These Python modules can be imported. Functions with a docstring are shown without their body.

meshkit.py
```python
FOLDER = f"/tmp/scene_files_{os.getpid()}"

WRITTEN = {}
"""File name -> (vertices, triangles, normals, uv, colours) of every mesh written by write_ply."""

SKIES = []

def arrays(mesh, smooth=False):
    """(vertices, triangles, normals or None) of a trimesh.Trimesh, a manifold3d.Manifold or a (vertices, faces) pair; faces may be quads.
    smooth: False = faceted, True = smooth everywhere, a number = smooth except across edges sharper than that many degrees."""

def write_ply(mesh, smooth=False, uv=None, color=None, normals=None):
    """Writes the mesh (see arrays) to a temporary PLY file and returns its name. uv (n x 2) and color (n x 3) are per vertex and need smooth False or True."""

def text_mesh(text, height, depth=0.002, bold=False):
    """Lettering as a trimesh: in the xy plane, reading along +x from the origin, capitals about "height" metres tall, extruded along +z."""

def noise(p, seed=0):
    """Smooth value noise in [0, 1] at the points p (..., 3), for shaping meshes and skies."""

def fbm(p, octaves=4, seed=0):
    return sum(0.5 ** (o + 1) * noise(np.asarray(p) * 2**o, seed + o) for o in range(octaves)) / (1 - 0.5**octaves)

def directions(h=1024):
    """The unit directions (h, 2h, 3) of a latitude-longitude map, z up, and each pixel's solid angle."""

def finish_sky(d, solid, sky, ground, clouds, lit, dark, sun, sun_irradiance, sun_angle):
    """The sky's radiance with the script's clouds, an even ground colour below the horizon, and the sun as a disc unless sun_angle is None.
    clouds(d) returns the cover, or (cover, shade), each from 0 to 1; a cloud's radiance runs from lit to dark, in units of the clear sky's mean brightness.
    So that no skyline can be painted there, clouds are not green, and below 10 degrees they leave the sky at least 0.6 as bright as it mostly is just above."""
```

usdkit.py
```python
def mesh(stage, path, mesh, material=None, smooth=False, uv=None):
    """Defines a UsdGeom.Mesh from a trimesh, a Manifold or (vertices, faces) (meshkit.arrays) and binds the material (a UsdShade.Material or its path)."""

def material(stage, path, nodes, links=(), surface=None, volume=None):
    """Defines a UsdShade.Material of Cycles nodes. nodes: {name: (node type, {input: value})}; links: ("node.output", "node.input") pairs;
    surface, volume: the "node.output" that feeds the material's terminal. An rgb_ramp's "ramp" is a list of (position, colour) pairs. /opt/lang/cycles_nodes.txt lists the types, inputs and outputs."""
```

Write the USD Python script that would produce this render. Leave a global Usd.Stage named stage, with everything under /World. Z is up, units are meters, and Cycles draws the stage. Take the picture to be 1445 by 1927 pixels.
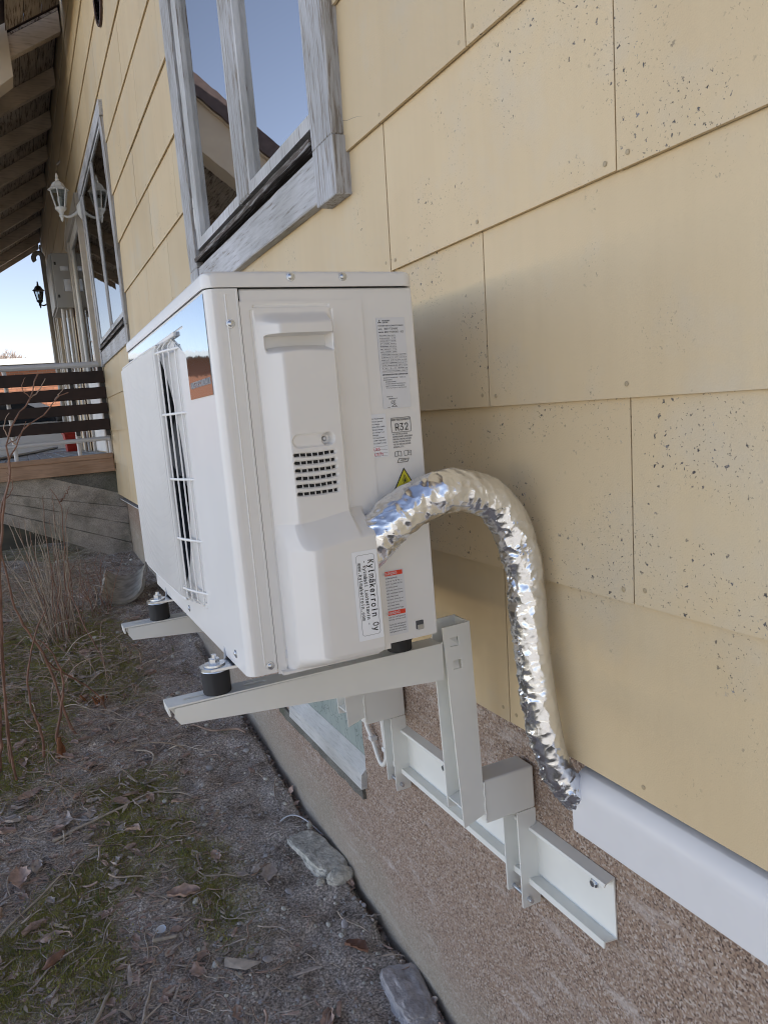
import math, random
import numpy as np
import trimesh
import manifold3d as m3
from shapely.geometry import Polygon, box as sbox, MultiPolygon
from shapely.ops import unary_union
from pxr import Usd, UsdGeom, UsdLux, UsdShade, Gf, Sdf, Vt
import usdkit, meshkit

stage = Usd.Stage.CreateInMemory()
UsdGeom.SetStageUpAxis(stage, UsdGeom.Tokens.z)
UsdGeom.SetStageMetersPerUnit(stage, 1.0)
world = UsdGeom.Xform.Define(stage, '/World')
stage.SetDefaultPrim(world.GetPrim())
UsdGeom.Scope.Define(stage, '/World/Looks')
rng = random.Random(7)
nr = np.random.default_rng(7)

# ------------------------------------------------------------------ camera, sky, sun, exposure
EXPOSURE = 1.06
SKY = 0.13
SUN = 1.2
SUN_DIR = np.array([0.78, -0.40, 0.48]); SUN_DIR /= np.linalg.norm(SUN_DIR)
CAM = np.array([-0.54829, -1.01694, 0.35143])
ROT = np.array([[0.8989887504, -0.1321013512, 0.4175744959], [-0.4298090643, -0.0828844017, 0.8991075265], [-0.0841629068, -0.9877648551, -0.1312905028]])
cam = UsdGeom.Camera.Define(stage, '/World/camera')
rt, dn, fw = ROT[:, 0], ROT[:, 1], ROT[:, 2]
M = Gf.Matrix4d(*[float(a) for a in (*rt, 0, *(-dn), 0, *(-fw), 0, *CAM, 1)])
cam.AddTransformOp().Set(M)
cam.CreateHorizontalApertureAttr(24.0)
cam.CreateVerticalApertureAttr(24.0 * 1024 / 767)
cam.CreateFocalLengthAttr(24.0 * 1428.744 / 1445.0)
cam.CreateClippingRangeAttr(Gf.Vec2f(0.02, 2000))
cam.CreateExposureAttr(EXPOSURE)

sky_mat = usdkit.material(stage, '/World/Looks/sky_air', {
    's': ('sky_texture', {'sky_type': 'single_scattering', 'sun_disc': False, 'aerosol_density': .05, 'air_density': .75, 'ozone_density': 3.5, 'sun_elevation': float(math.asin(SUN_DIR[2])), 'sun_rotation': float(math.atan2(SUN_DIR[0], SUN_DIR[1]))}),
    'w': ('mix', {'mix_type': 'multiply', 'fac': 1.0, 'color2': (1.50, 1.04, .80)}),
    'b': ('background_shader', {'strength': SKY})}, [('s.color', 'w.color1'), ('w.color', 'b.color')], surface='b.background')
dome = UsdLux.DomeLight.Define(stage, '/World/sky')
UsdShade.MaterialBindingAPI.Apply(dome.GetPrim()).Bind(sky_mat)
dome.GetPrim().SetCustomDataByKey('kind', 'structure')
sun = UsdLux.DistantLight.Define(stage, '/World/sun')
sun.CreateIntensityAttr(SUN); sun.CreateAngleAttr(0.53); sun.CreateNormalizeAttr(True); sun.CreateColorAttr(Gf.Vec3f(1.0, 0.95, 0.87))
zz = Gf.Vec3d(*[float(a) for a in SUN_DIR])
q = Gf.Rotation(Gf.Vec3d(0, 0, 1), zz)
sun.AddTransformOp().Set(Gf.Matrix4d().SetRotate(q))

# ------------------------------------------------------------------ helpers
used = {}
def numbered(parent, name):
    k = (parent, name); n = used.get(k, 0); used[k] = n + 1
    return f'{parent}/{name}' + (f'_{n:03d}' if n else '')
def path_of(p):
    return '/World' if p is None else str(p.GetPath())
def tag(prim, label=None, cat=None, group=None, kind=None):
    for k, v in (('label', label), ('category', cat), ('group', group), ('kind', kind)):
        if v: prim.SetCustomDataByKey(k, v)
    return prim
def thing(name, label=None, cat=None, loc=(0, 0, 0), rotz=0, parent=None, group=None, kind=None):
    x = UsdGeom.Xform.Define(stage, numbered(path_of(parent), name))
    if tuple(loc) != (0, 0, 0): x.AddTranslateOp().Set(Gf.Vec3d(*[float(a) for a in loc]))
    if rotz: x.AddRotateZOp().Set(float(rotz))
    return tag(x.GetPrim(), label, cat, group, kind)
def obj(name, mesh, mat, parent=None, smooth=False, label=None, cat=None, group=None, kind=None):
    m = usdkit.mesh(stage, numbered(path_of(parent), name), mesh, MAT[mat] if isinstance(mat, str) else mat, smooth=smooth)
    return tag(m.GetPrim(), label, cat, group, kind)
cat_ = trimesh.util.concatenate
def man(t):
    return m3.Manifold(m3.Mesh(np.asarray(t.vertices, np.float32), np.asarray(t.faces, np.uint32)))
def tri(m):
    a = m.to_mesh(); return trimesh.Trimesh(a.vert_properties[:, :3], a.tri_verts, process=False)
def box(x0, x1, y0, y1, z0, z1):
    b = trimesh.creation.box([x1 - x0, y1 - y0, z1 - z0]); b.apply_translation([(x0 + x1) / 2, (y0 + y1) / 2, (z0 + z1) / 2]); return b
def rbox(x0, x1, y0, y1, z0, z1, r=.002, n=2):
    r = min(r, (x1 - x0) / 2.01, (y1 - y0) / 2.01, (z1 - z0) / 2.01)
    s = trimesh.creation.icosphere(1 if n < 3 else 2, r).vertices
    P = np.vstack([s + [a, b, c] for a in (x0 + r, x1 - r) for b in (y0 + r, y1 - r) for c in (z0 + r, z1 - r)])
    return trimesh.convex.convex_hull(P)
def cbox(x0, x1, y0, y1, z0, z1, c=.003):
    """chamfered box, 44 triangles"""
    P = []
    for sx in (0, 1):
        for sy in (0, 1):
            for sz in (0, 1):
                for ax in range(3):
                    p = [x1 if sx else x0, y1 if sy else y0, z1 if sz else z0]
                    for k, s in enumerate((sx, sy, sz)):
                        if k != ax: p[k] += -c if s else c
                    P.append(p)
    return trimesh.convex.convex_hull(np.array(P))
def hull(P): return trimesh.convex.convex_hull(np.asarray(P, float))
def prism(poly, d, axis='x', at=0.0):
    """extrude polygon; axis x: (y,z) poly -> x in [at,at+d]; axis y: (x,z) poly -> y in [at, at+d]; axis z: (x,y)"""
    polys = getattr(poly, 'geoms', [poly]) if not isinstance(poly, (list, tuple, np.ndarray)) else [Polygon(poly)]
    out = []
    for p in polys:
        if p.area < 1e-7: continue
        e = trimesh.creation.extrude_polygon(p, d, engine='earcut'); v = e.vertices
        if axis == 'x': v = np.stack([v[:, 2] + at, v[:, 0], v[:, 1]], 1); f = e.faces
        elif axis == 'y': v = np.stack([v[:, 0], v[:, 2] + at, v[:, 1]], 1); f = e.faces[:, ::-1]
        else: v = v + [0, 0, at]; f = e.faces
        out.append(trimesh.Trimesh(v, f, process=False))
    return cat_(out)
def cyl(p0, p1, r0, r1=None, n=16, caps=True):
    return tube([p0, p1], [r0, r0 if r1 is None else r1], n, caps)
def tube(P, R, n=8, caps=True):
    P = np.asarray(P, float); R = np.broadcast_to(np.asarray(R, float), (len(P),))
    T = np.gradient(P, axis=0); T /= np.maximum(np.linalg.norm(T, axis=1)[:, None], 1e-9)
    ref = np.array([0, 0, 1.]) if abs(T[0][2]) < .9 else np.array([1., 0, 0])
    N = np.cross(T[0], ref); N /= np.linalg.norm(N); V = []
    a = np.linspace(0, 2 * np.pi, n, endpoint=False)
    for i in range(len(P)):
        N = N - T[i] * (N @ T[i]); N /= np.linalg.norm(N); B = np.cross(T[i], N)
        V.append(P[i] + R[i] * (np.cos(a)[:, None] * N + np.sin(a)[:, None] * B))
    V = np.vstack(V); F = []
    i = np.arange(len(P) - 1)[:, None] * n; j = np.arange(n)[None]; k = (j + 1) % n
    A, B_, C, D = i + j, i + k, i + n + k, i + n + j
    F = np.vstack([np.stack([A, B_, C], -1).reshape(-1, 3), np.stack([A, C, D], -1).reshape(-1, 3)])
    if caps:
        c0, c1 = len(V), len(V) + 1; V = np.vstack([V, P[0], P[-1]]); L = (len(P) - 1) * n
        F = np.vstack([F, [[c0, (q + 1) % n, q] for q in range(n)], [[c1, L + q, L + (q + 1) % n] for q in range(n)]])
    return trimesh.Trimesh(V, F, process=False)
def spline(P, n):
    from scipy.interpolate import CubicSpline
    P = np.asarray(P, float); d = np.r_[0, np.cumsum(np.linalg.norm(np.diff(P, axis=0), axis=1))]
    return CubicSpline(d, P)(np.linspace(0, d[-1], n))
def lathe(prof, n=20, center=(0, 0, 0), axis='z'):
    prof = np.asarray(prof, float); a = np.linspace(0, 2 * np.pi, n, endpoint=False); V = []
    for r, z in prof: V.append(np.stack([r * np.cos(a), r * np.sin(a), np.full(n, z)], 1))
    V = np.vstack(V); F = []
    for i in range(len(prof) - 1):
        for j in range(n):
            k = (j + 1) % n
            F += [[i * n + j, i * n + k, (i + 1) * n + k], [i * n + j, (i + 1) * n + k, (i + 1) * n + j]]
    m = trimesh.Trimesh(V, F, process=False)
    if axis == 'y': m.vertices = m.vertices[:, [0, 2, 1]] * [1, -1, 1]
    if axis == 'x': m.vertices = m.vertices[:, [2, 1, 0]] * [-1, 1, 1]
    m.apply_translation(center); return m
def grid_mesh(X, Y, Z):
    h, w = X.shape; V = np.stack([X, Y, Z], -1).reshape(-1, 3)
    i = np.arange(h - 1)[:, None] * w + np.arange(w - 1)[None]
    F = np.vstack([np.stack([i, i + 1, i + w + 1], -1).reshape(-1, 3), np.stack([i, i + w + 1, i + w], -1).reshape(-1, 3)])
    return trimesh.Trimesh(V, F, process=False)
def sstep(a, b, x):
    t = np.clip((x - a) / (b - a), 0, 1); return t * t * (3 - 2 * t)
def rrect(x0, x1, y0, y1, r): return sbox(x0 + r, y0 + r, x1 - r, y1 - r).buffer(r, quad_segs=5)
def jit(mesh, amt, scale, seed=0):
    v = np.array(mesh.vertices)
    d = np.stack([meshkit.noise(v * scale + 11.3 * k, seed + k) - .5 for k in range(3)], -1)
    return trimesh.Trimesh(v + 2 * amt * d, mesh.faces, process=False)

# ------------------------------------------------------------------ materials
MAT = {}
def mat(name, nodes, links, surface='p.BSDF'):
    MAT[name] = usdkit.material(stage, '/World/Looks/' + name, nodes, links, surface=surface)
def plain(name, col, rough=.5, metal=0, var=.08, scale=20, bump=0.0, bscale=300, spec=.5, bdist=.0006):
    c = np.array(col)
    nodes = {'g': ('geometry', {}), 'n': ('noise_texture', {'scale': scale, 'detail': 4}),
             'r': ('rgb_ramp', {'ramp': [(.3, tuple(c * (1 - var))), (.7, tuple(np.minimum(c * (1 + var), 1)))]}),
             'p': ('principled_bsdf', {'roughness': rough, 'metallic': metal, 'specular_ior_level': spec})}
    links = [('g.position', 'n.vector'), ('n.fac', 'r.fac'), ('r.color', 'p.base_color')]
    if bump:
        nodes['bn'] = ('noise_texture', {'scale': bscale, 'detail': 3}); nodes['b'] = ('bump', {'strength': bump, 'distance': bdist})
        links += [('g.position', 'bn.vector'), ('bn.fac', 'b.height'), ('b.normal', 'p.normal')]
    mat(name, nodes, links)
plain('ac_paint', (.76, .75, .735), .38, var=.03, scale=6, bump=.12, bscale=900, bdist=.0004)
plain('ac_plastic', (.77, .755, .735), .42, var=.015)
plain('guard_plastic', (.80, .795, .78), .4, var=.02)
plain('bracket_paint', (.78, .78, .74), .42, var=.035, scale=9, bump=.1, bscale=700, bdist=.0004)
plain('trunk_plastic', (.70, .695, .705), .35, var=.015)
plain('cable_plastic', (.76, .75, .71), .45, var=.03)
plain('zinc', (.62, .65, .70), .28, 1, var=.15, scale=60, bump=.2)
plain('steel', (.45, .46, .48), .35, 1, var=.1)
plain('rubber', (.018, .018, .02), .7, bump=.2)
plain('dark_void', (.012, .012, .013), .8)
plain('fan_grey', (.10, .105, .115), .5)
plain('shroud_grey', (.07, .075, .085), .5)
plain('ink', (.02, .02, .022), .6)
plain('ink_grey', (.10, .10, .115), .6)
plain('label_silver', (.68, .69, .72), .4, var=.01)
plain('label_white', (.86, .88, .92), .35, var=.01)
plain('label_grey', (.74, .76, .80), .4, var=.01)
plain('label_red', (.72, .045, .012), .4, var=.02)
plain('film_print', (.36, .36, .37), .5)
plain('pen_red', (.62, .01, .03), .4)
plain('label_yellow', (.62, .56, .03), .4, var=.02)
plain('lantern_white', (.72, .73, .72), .45, var=.04)
plain('lantern_dark', (.025, .025, .025), .45)
plain('cabinet_grey', (.34, .345, .35), .5, var=.07, scale=5)
plain('white_pipe', (.58, .58, .59), .35, var=.03)
plain('brown_wood', (.024, .011, .008), .7, var=.35, scale=6, bump=.35, bscale=60, bdist=.002)
plain('brown_paint', (.055, .03, .022), .5, var=.15)
plain('door_cream', (.50, .47, .43), .45, var=.06)
plain('red_paint', (.30, .018, .010), .45, var=.1)
plain('car_white', (.62, .63, .65), .25, var=.01)
plain('car_black', (.015, .015, .017), .4)
plain('plate_yellow', (.65, .55, .08), .4)
plain('roof_tile', (.10, .072, .07), .7, var=.2)
plain('white_paint', (.72, .72, .70), .55, var=.06, scale=4)
plain('grey_wall', (.36, .37, .38), .7, var=.08, scale=3)
plain('eave_cream', (.62, .53, .42), .6, var=.08, scale=5)
plain('green_roof_edge', (.42, .44, .33), .6, var=.06)
plain('bark_twig', (.36, .26, .20), .75, var=.3, scale=30)
plain('bark_red', (.22, .115, .075), .6, var=.35, scale=25)
plain('cane_grey', (.37, .30, .235), .75, var=.35, scale=30)
plain('stump_orange', (.20, .080, .03), .75, var=.4, scale=80, bump=.5, bscale=120, bdist=.004)
plain('dead_leaf', (.42, .30, .245), .75, var=.35, scale=40)
plain('dead_leaf_grey', (.44, .38, .34), .75, var=.3, scale=40)
plain('straw', (.44, .37, .30), .75, var=.35, scale=30)
plain('stick_pale', (.42, .36, .29), .75, var=.25, scale=40)
plain('white_bit', (.62, .66, .72), .3, var=.05)
plain('tree_bark_sunny', (.36, .27, .22), .8, var=.2)
plain('conifer', (.07, .12, .025), .7, var=.4, scale=3)
plain('stone_pale', (.52, .50, .44), .9, var=.35, scale=45, bump=.9, bscale=110, bdist=.006)
plain('stone_grey', (.40, .375, .375), .9, var=.3, scale=30, bump=.8, bscale=120, bdist=.004)
plain('clay_tile', (.30, .275, .23), .85, var=.38, scale=17, bump=.5, bscale=160, bdist=.003)
plain('pebble', (.40, .385, .37), .85, var=.35, scale=14)

def grass_mat(name, a, b):
    mat(name, {'o': ('object_info', {}), 'r': ('rgb_ramp', {'ramp': [(0, a), (1, b)]}), 'd': ('principled_bsdf', {'roughness': .6}),
               't': ('translucent_bsdf', {'color': b}), 'm': ('mix_closure', {'fac': .3})},
        [('o.random', 'r.fac'), ('r.color', 'd.base_color'), ('d.BSDF', 'm.closure1'), ('t.BSDF', 'm.closure2')], 'm.closure')
grass_mat('moss_green', (.20, .22, .04), (.44, .43, .12))
grass_mat('moss_brown', (.20, .155, .07), (.33, .26, .13))
grass_mat('grass_green', (.07, .11, .03), (.16, .20, .07))

# fibre cement siding: painted, chipped and speckled by weather
def siding(name, lo):
  mat(name, {
    'g': ('geometry', {}), 'o': ('object_info', {}),
    'n1': ('noise_texture', {'scale': 2.3, 'detail': 4}), 'r1': ('rgb_ramp', {'ramp': [(.3, (.61, .478, .295)), (.55, (.645, .515, .325)), (.75, (.635, .53, .36))]}),
    'hs': ('map_range', {'from_min': 0, 'from_max': 1, 'to_min': .93, 'to_max': 1.05}), 'hv': ('hsv', {}),
    # chips: small voronoi cells gated by cluster noise
    'dn': ('noise_texture', {'scale': 210, 'detail': 2}), 'ds': ('mix', {'mix_type': 'linear_light', 'fac': .0055}),
    'v': ('voronoi_texture', {'scale': 74, 'randomness': 1.0}), 'vr': ('rgb_ramp', {'ramp': [(.12, (1, 1, 1)), (.19, (0, 0, 0))]}),
    'v2': ('voronoi_texture', {'scale': 165, 'randomness': 1.0}), 'v2r': ('rgb_ramp', {'ramp': [(.12, (1, 1, 1)), (.2, (0, 0, 0))]}),
    'cn': ('noise_texture', {'scale': 6.5, 'detail': 3, 'roughness': .6}), 'orr': ('math', {'math_type': 'multiply_add', 'value2': .16, 'value3': -.08}),
    'cadd': ('math', {'math_type': 'add'}), 'cr': ('rgb_ramp', {'ramp': [(lo, (0, 0, 0)), (lo + .11, (1, 1, 1))]}),
    'big': ('math', {'math_type': 'multiply'}), 'sr': ('rgb_ramp', {'ramp': [(lo - .01, (0, 0, 0)), (lo + .19, (1, 1, 1))]}), 'small': ('math', {'math_type': 'multiply'}),
    'wn': ('white_noise_texture', {'dimensions': '3D'}), 'wr': ('math', {'math_type': 'greater_than', 'value2': .45}),
    'bigw': ('math', {'math_type': 'multiply'}),
    'chip': ('math', {'math_type': 'maximum'}),
    'tone': ('noise_texture', {'scale': 40}), 'tr': ('rgb_ramp', {'ramp': [(.4, (.07, .062, .058)), (.6, (.14, .13, .125)), (.72, (.33, .335, .35))]}),
    'mx': ('mix', {'mix_type': 'mix'}),
    'gn': ('noise_texture', {'scale': 3.1, 'detail': 5, 'roughness': .65}), 'gr': ('rgb_ramp', {'ramp': [(.52, (0, 0, 0)), (.75, (.55, .55, .55))]}),
    'gm': ('mix', {'mix_type': 'mix', 'color2': (.56, .52, .44)}),
    'smp': ('mapping', {'scale': (1, 9, .7)}), 'stn': ('noise_texture', {'scale': 2.6, 'detail': 5, 'roughness': .6}), 'str': ('rgb_ramp', {'ramp': [(.35, (.98, .977, .972)), (.6, (1.005, 1.005, 1.005))]}), 'stm': ('mix', {'mix_type': 'multiply', 'fac': 1.0}),
    'wv': ('noise_texture', {'scale': 5, 'detail': 2}), 'b2': ('bump', {'strength': .15, 'distance': .010}),
    'bn': ('noise_texture', {'scale': 420, 'detail': 3}), 'bh': ('math', {'math_type': 'subtract'}), 'b': ('bump', {'strength': .35, 'distance': .0012}),
    'p': ('principled_bsdf', {'roughness': .62, 'specular_ior_level': .35})},
    [('g.position', 'n1.vector'), ('n1.fac', 'r1.fac'), ('r1.color', 'gm.color1'), ('g.position', 'gn.vector'), ('gn.fac', 'gr.fac'), ('gr.color', 'gm.fac'), ('gm.color', 'hv.color'), ('o.random', 'hs.value'), ('hs.result', 'hv.value'),
     ('g.position', 'dn.vector'), ('g.position', 'ds.color1'), ('dn.color', 'ds.color2'), ('ds.color', 'v.vector'), ('ds.color', 'v2.vector'), ('v.distance', 'vr.fac'), ('v2.distance', 'v2r.fac'),
     ('g.position', 'cn.vector'), ('o.random', 'orr.value1'), ('cn.fac', 'cadd.value1'), ('orr.value', 'cadd.value2'), ('cadd.value', 'cr.fac'), ('cadd.value', 'sr.fac'),
     ('v.color', 'wn.vector'), ('wn.value', 'wr.value1'), ('vr.color', 'bigw.value1'), ('wr.value', 'bigw.value2'),
     ('bigw.value', 'big.value1'), ('cr.color', 'big.value2'), ('v2r.color', 'small.value1'), ('sr.color', 'small.value2'), ('big.value', 'chip.value1'), ('small.value', 'chip.value2'),
     ('g.position', 'tone.vector'), ('tone.fac', 'tr.fac'), ('g.position', 'smp.vector'), ('smp.vector', 'stn.vector'), ('stn.fac', 'str.fac'), ('hv.color', 'stm.color1'), ('str.color', 'stm.color2'), ('stm.color', 'mx.color1'), ('g.position', 'wv.vector'), ('wv.fac', 'b2.height'), ('b2.normal', 'b.normal'), ('tr.color', 'mx.color2'), ('chip.value', 'mx.fac'), ('mx.color', 'p.base_color'),
     ('g.position', 'bn.vector'), ('bn.fac', 'bh.value1'), ('chip.value', 'bh.value2'), ('bh.value', 'b.height'), ('b.normal', 'p.normal')])

siding('siding', .55); siding('siding_pitted', .40)
plain('siding_nail', (.40, .32, .20), .5)
# exposed aggregate plinth
mat('plinth', {
    'g': ('geometry', {}), 'v': ('voronoi_texture', {'scale': 300}), 'sep': ('separate_xyz', {}),
    'r': ('rgb_ramp', {'ramp': [(0, (.10, .07, .057)), (.2, (.25, .175, .14)), (.45, (.40, .30, .225)), (.62, (.33, .225, .165)), (.82, (.48, .395, .335)), (1, (.58, .51, .46))]}),
    'wn': ('white_noise_texture', {'dimensions': '3D'}),
    'n': ('noise_texture', {'scale': 5, 'detail': 6, 'roughness': .65}), 'm1': ('mix', {'mix_type': 'mix', 'color2': (.34, .26, .21)}), 'nr': ('rgb_ramp', {'ramp': [(.4, (0, 0, 0)), (.7, (.5, .5, .5))]}),
    'mp': ('mapping', {'scale': (1, 2.2, 11)}), 'sn': ('noise_texture', {'scale': 2.2, 'detail': 6, 'roughness': .72}), 'sr': ('rgb_ramp', {'ramp': [(.54, (0, 0, 0)), (.68, (.6, .6, .6))]}),
    'm2': ('mix', {'mix_type': 'mix', 'color2': (.60, .54, .51)}),
    'yl': ('math', {'math_type': 'multiply_add', 'value2': -.115, 'value3': 1.19}), 'zy': ('math', {'math_type': 'add'}), 'zr': ('map_range', {'from_min': .22, 'from_max': .02, 'to_min': 0, 'to_max': .62, 'clamp': True}), 'zn': ('math', {'math_type': 'multiply_add', 'value2': .34, 'value3': -.17}), 'za': ('math', {'math_type': 'add'}),
    'dcol': ('rgb_ramp', {'ramp': [(.35, (.36, .34, .28)), (.6, (.44, .41, .35)), (.75, (.32, .34, .24))]}), 'm3': ('mix', {'mix_type': 'mix'}),
    'bs': ('noise_texture', {'scale': 260, 'detail': 4, 'roughness': .7}), 'b': ('bump', {'strength': .9, 'distance': .004}),
    'p': ('principled_bsdf', {'roughness': .9, 'specular_ior_level': .2})},
    [('g.position', 'v.vector'), ('v.color', 'wn.vector'), ('wn.value', 'r.fac'), ('g.position', 'n.vector'), ('n.fac', 'nr.fac'), ('nr.color', 'm1.fac'), ('r.color', 'm1.color1'),
     ('g.position', 'mp.vector'), ('mp.vector', 'sn.vector'), ('sn.fac', 'sr.fac'), ('sr.color', 'm2.fac'), ('m1.color', 'm2.color1'),
     ('g.position', 'sep.vector'), ('n.fac', 'zn.value1'), ('sep.y', 'yl.value1'), ('yl.value', 'zy.value1'), ('sep.z', 'zy.value2'), ('zy.value', 'za.value1'), ('zn.value', 'za.value2'), ('za.value', 'zr.value'), ('n.fac', 'dcol.fac'),
     ('m2.color', 'm3.color1'), ('dcol.color', 'm3.color2'), ('zr.result', 'm3.fac'), ('m3.color', 'p.base_color'),
     ('g.position', 'bs.vector'), ('bs.fac', 'b.height'), ('b.normal', 'p.normal')])
def concrete(name, c, moss=.5):
    c = np.array(c)
    mat(name, {'g': ('geometry', {}), 'n': ('noise_texture', {'scale': 7, 'detail': 7, 'roughness': .65}), 'r': ('rgb_ramp', {'ramp': [(.3, tuple(c * .6)), (.55, tuple(c)), (.75, tuple(c * 1.35))]}),
        'f': ('noise_texture', {'scale': 190, 'detail': 3}), 'fr': ('rgb_ramp', {'ramp': [(.3, (.6, .6, .6)), (.6, (1.1, 1.1, 1.1))]}), 'm': ('mix', {'mix_type': 'multiply', 'fac': 1.0}),
        'mn': ('noise_texture', {'scale': 3.3, 'detail': 5}), 'mr': ('rgb_ramp', {'ramp': [(.5, (0, 0, 0)), (.72, (moss, moss, moss))]}), 'mm': ('mix', {'mix_type': 'mix', 'color2': (.09, .105, .05)}),
        'b': ('bump', {'strength': .7, 'distance': .004}), 'p': ('principled_bsdf', {'roughness': .92, 'specular_ior_level': .2})},
        [('g.position', 'n.vector'), ('n.fac', 'r.fac'), ('g.position', 'f.vector'), ('f.fac', 'fr.fac'), ('r.color', 'm.color1'), ('fr.color', 'm.color2'), ('g.position', 'mn.vector'), ('mn.fac', 'mr.fac'), ('mr.color', 'mm.fac'), ('m.color', 'mm.color1'), ('mm.color', 'p.base_color'), ('f.fac', 'b.height'), ('b.normal', 'p.normal')])
concrete('concrete', (.46, .415, .36), .5)
concrete('concrete_dark', (.19, .185, .165), .5)

# flaking grey paint on wood: grain direction per variant
def old_wood(name, scale, paint=(.36, .385, .43), bare=(.115, .10, .09), amount=.5):
    mat(name, {'g': ('geometry', {}), 'mp': ('mapping', {'scale': scale}), 'n': ('noise_texture', {'scale': 9, 'detail': 8, 'roughness': .72, 'distortion': .25}),
        'r': ('rgb_ramp', {'ramp': [(amount - .1, bare), (amount - .03, tuple(np.array(bare) * 1.5)), (amount + .015, tuple(np.array(paint) * .82)), (amount + .14, paint), (.85, tuple(np.array(paint) * 1.12))]}),
        'n2': ('noise_texture', {'scale': 3, 'detail': 4}), 'r2': ('rgb_ramp', {'ramp': [(.35, (.78, .77, .75)), (.65, (1.08, 1.08, 1.1))]}), 'm': ('mix', {'mix_type': 'multiply', 'fac': 1.0}),
        'b': ('bump', {'strength': .8, 'distance': .004}), 'p': ('principled_bsdf', {'roughness': .75, 'specular_ior_level': .25})},
        [('g.position', 'mp.vector'), ('mp.vector', 'n.vector'), ('n.fac', 'r.fac'), ('g.position', 'n2.vector'), ('n2.fac', 'r2.fac'), ('r.color', 'm.color1'), ('r2.color', 'm.color2'), ('m.color', 'p.base_color'), ('n.fac', 'b.height'), ('b.normal', 'p.normal')])
old_wood('wood_v', (13, 13, .8), (.53, .54, .56), (.22, .20, .18), amount=.46)
old_wood('wood_y', (13, .8, 13), (.56, .565, .58), (.22, .20, .18), amount=.40)
old_wood('wood_v_white', (9, 9, .55), (.60, .61, .62), (.16, .13, .11), .40)
old_wood('wood_y_bare', (16, .8, 16), (.36, .355, .35), (.085, .07, .06), .55)
old_wood('basement_paint', (22, 1.6, 22), (.58, .58, .56), (.26, .25, .22), .36)
old_wood('rafter_wood', (.7, 8, 8), (.58, .48, .38), (.24, .18, .13), .38)
old_wood('soffit_wood', (6, .5, 6), (.48, .41, .34), (.12, .09, .07), .46)
old_wood('deck_wood', (9, .5, 9), (.36, .375, .40), (.20, .20, .21), .38)
old_wood('new_wood', (.6, 9, 9), (.47, .31, .21), (.30, .165, .095), .38)
mat('board_bluegreen', {'g': ('geometry', {}), 'v': ('voronoi_texture', {'feature': 'distance_to_edge', 'scale': 24}), 'mp': ('mapping', {'scale': (1, 1, .55)}), 'dn': ('noise_texture', {'scale': 18, 'detail': 4}), 'ds': ('mix', {'mix_type': 'linear_light', 'fac': .03}),
    'r': ('rgb_ramp', {'ramp': [(0, (.16, .19, .18)), (.025, (.31, .355, .34))]}), 'n': ('noise_texture', {'scale': 6, 'detail': 5}), 'r2': ('rgb_ramp', {'ramp': [(.3, (.75, .8, .78)), (.7, (1.1, 1.08, 1.05))]}), 'm': ('mix', {'mix_type': 'multiply', 'fac': 1.0}),
    'p': ('principled_bsdf', {'roughness': .7})},
    [('g.position', 'dn.vector'), ('g.position', 'ds.color1'), ('dn.color', 'ds.color2'), ('ds.color', 'mp.vector'), ('mp.vector', 'v.vector'), ('v.distance', 'r.fac'), ('g.position', 'n.vector'), ('n.fac', 'r2.fac'), ('r.color', 'm.color1'), ('r2.color', 'm.color2'), ('m.color', 'p.base_color')])

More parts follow.
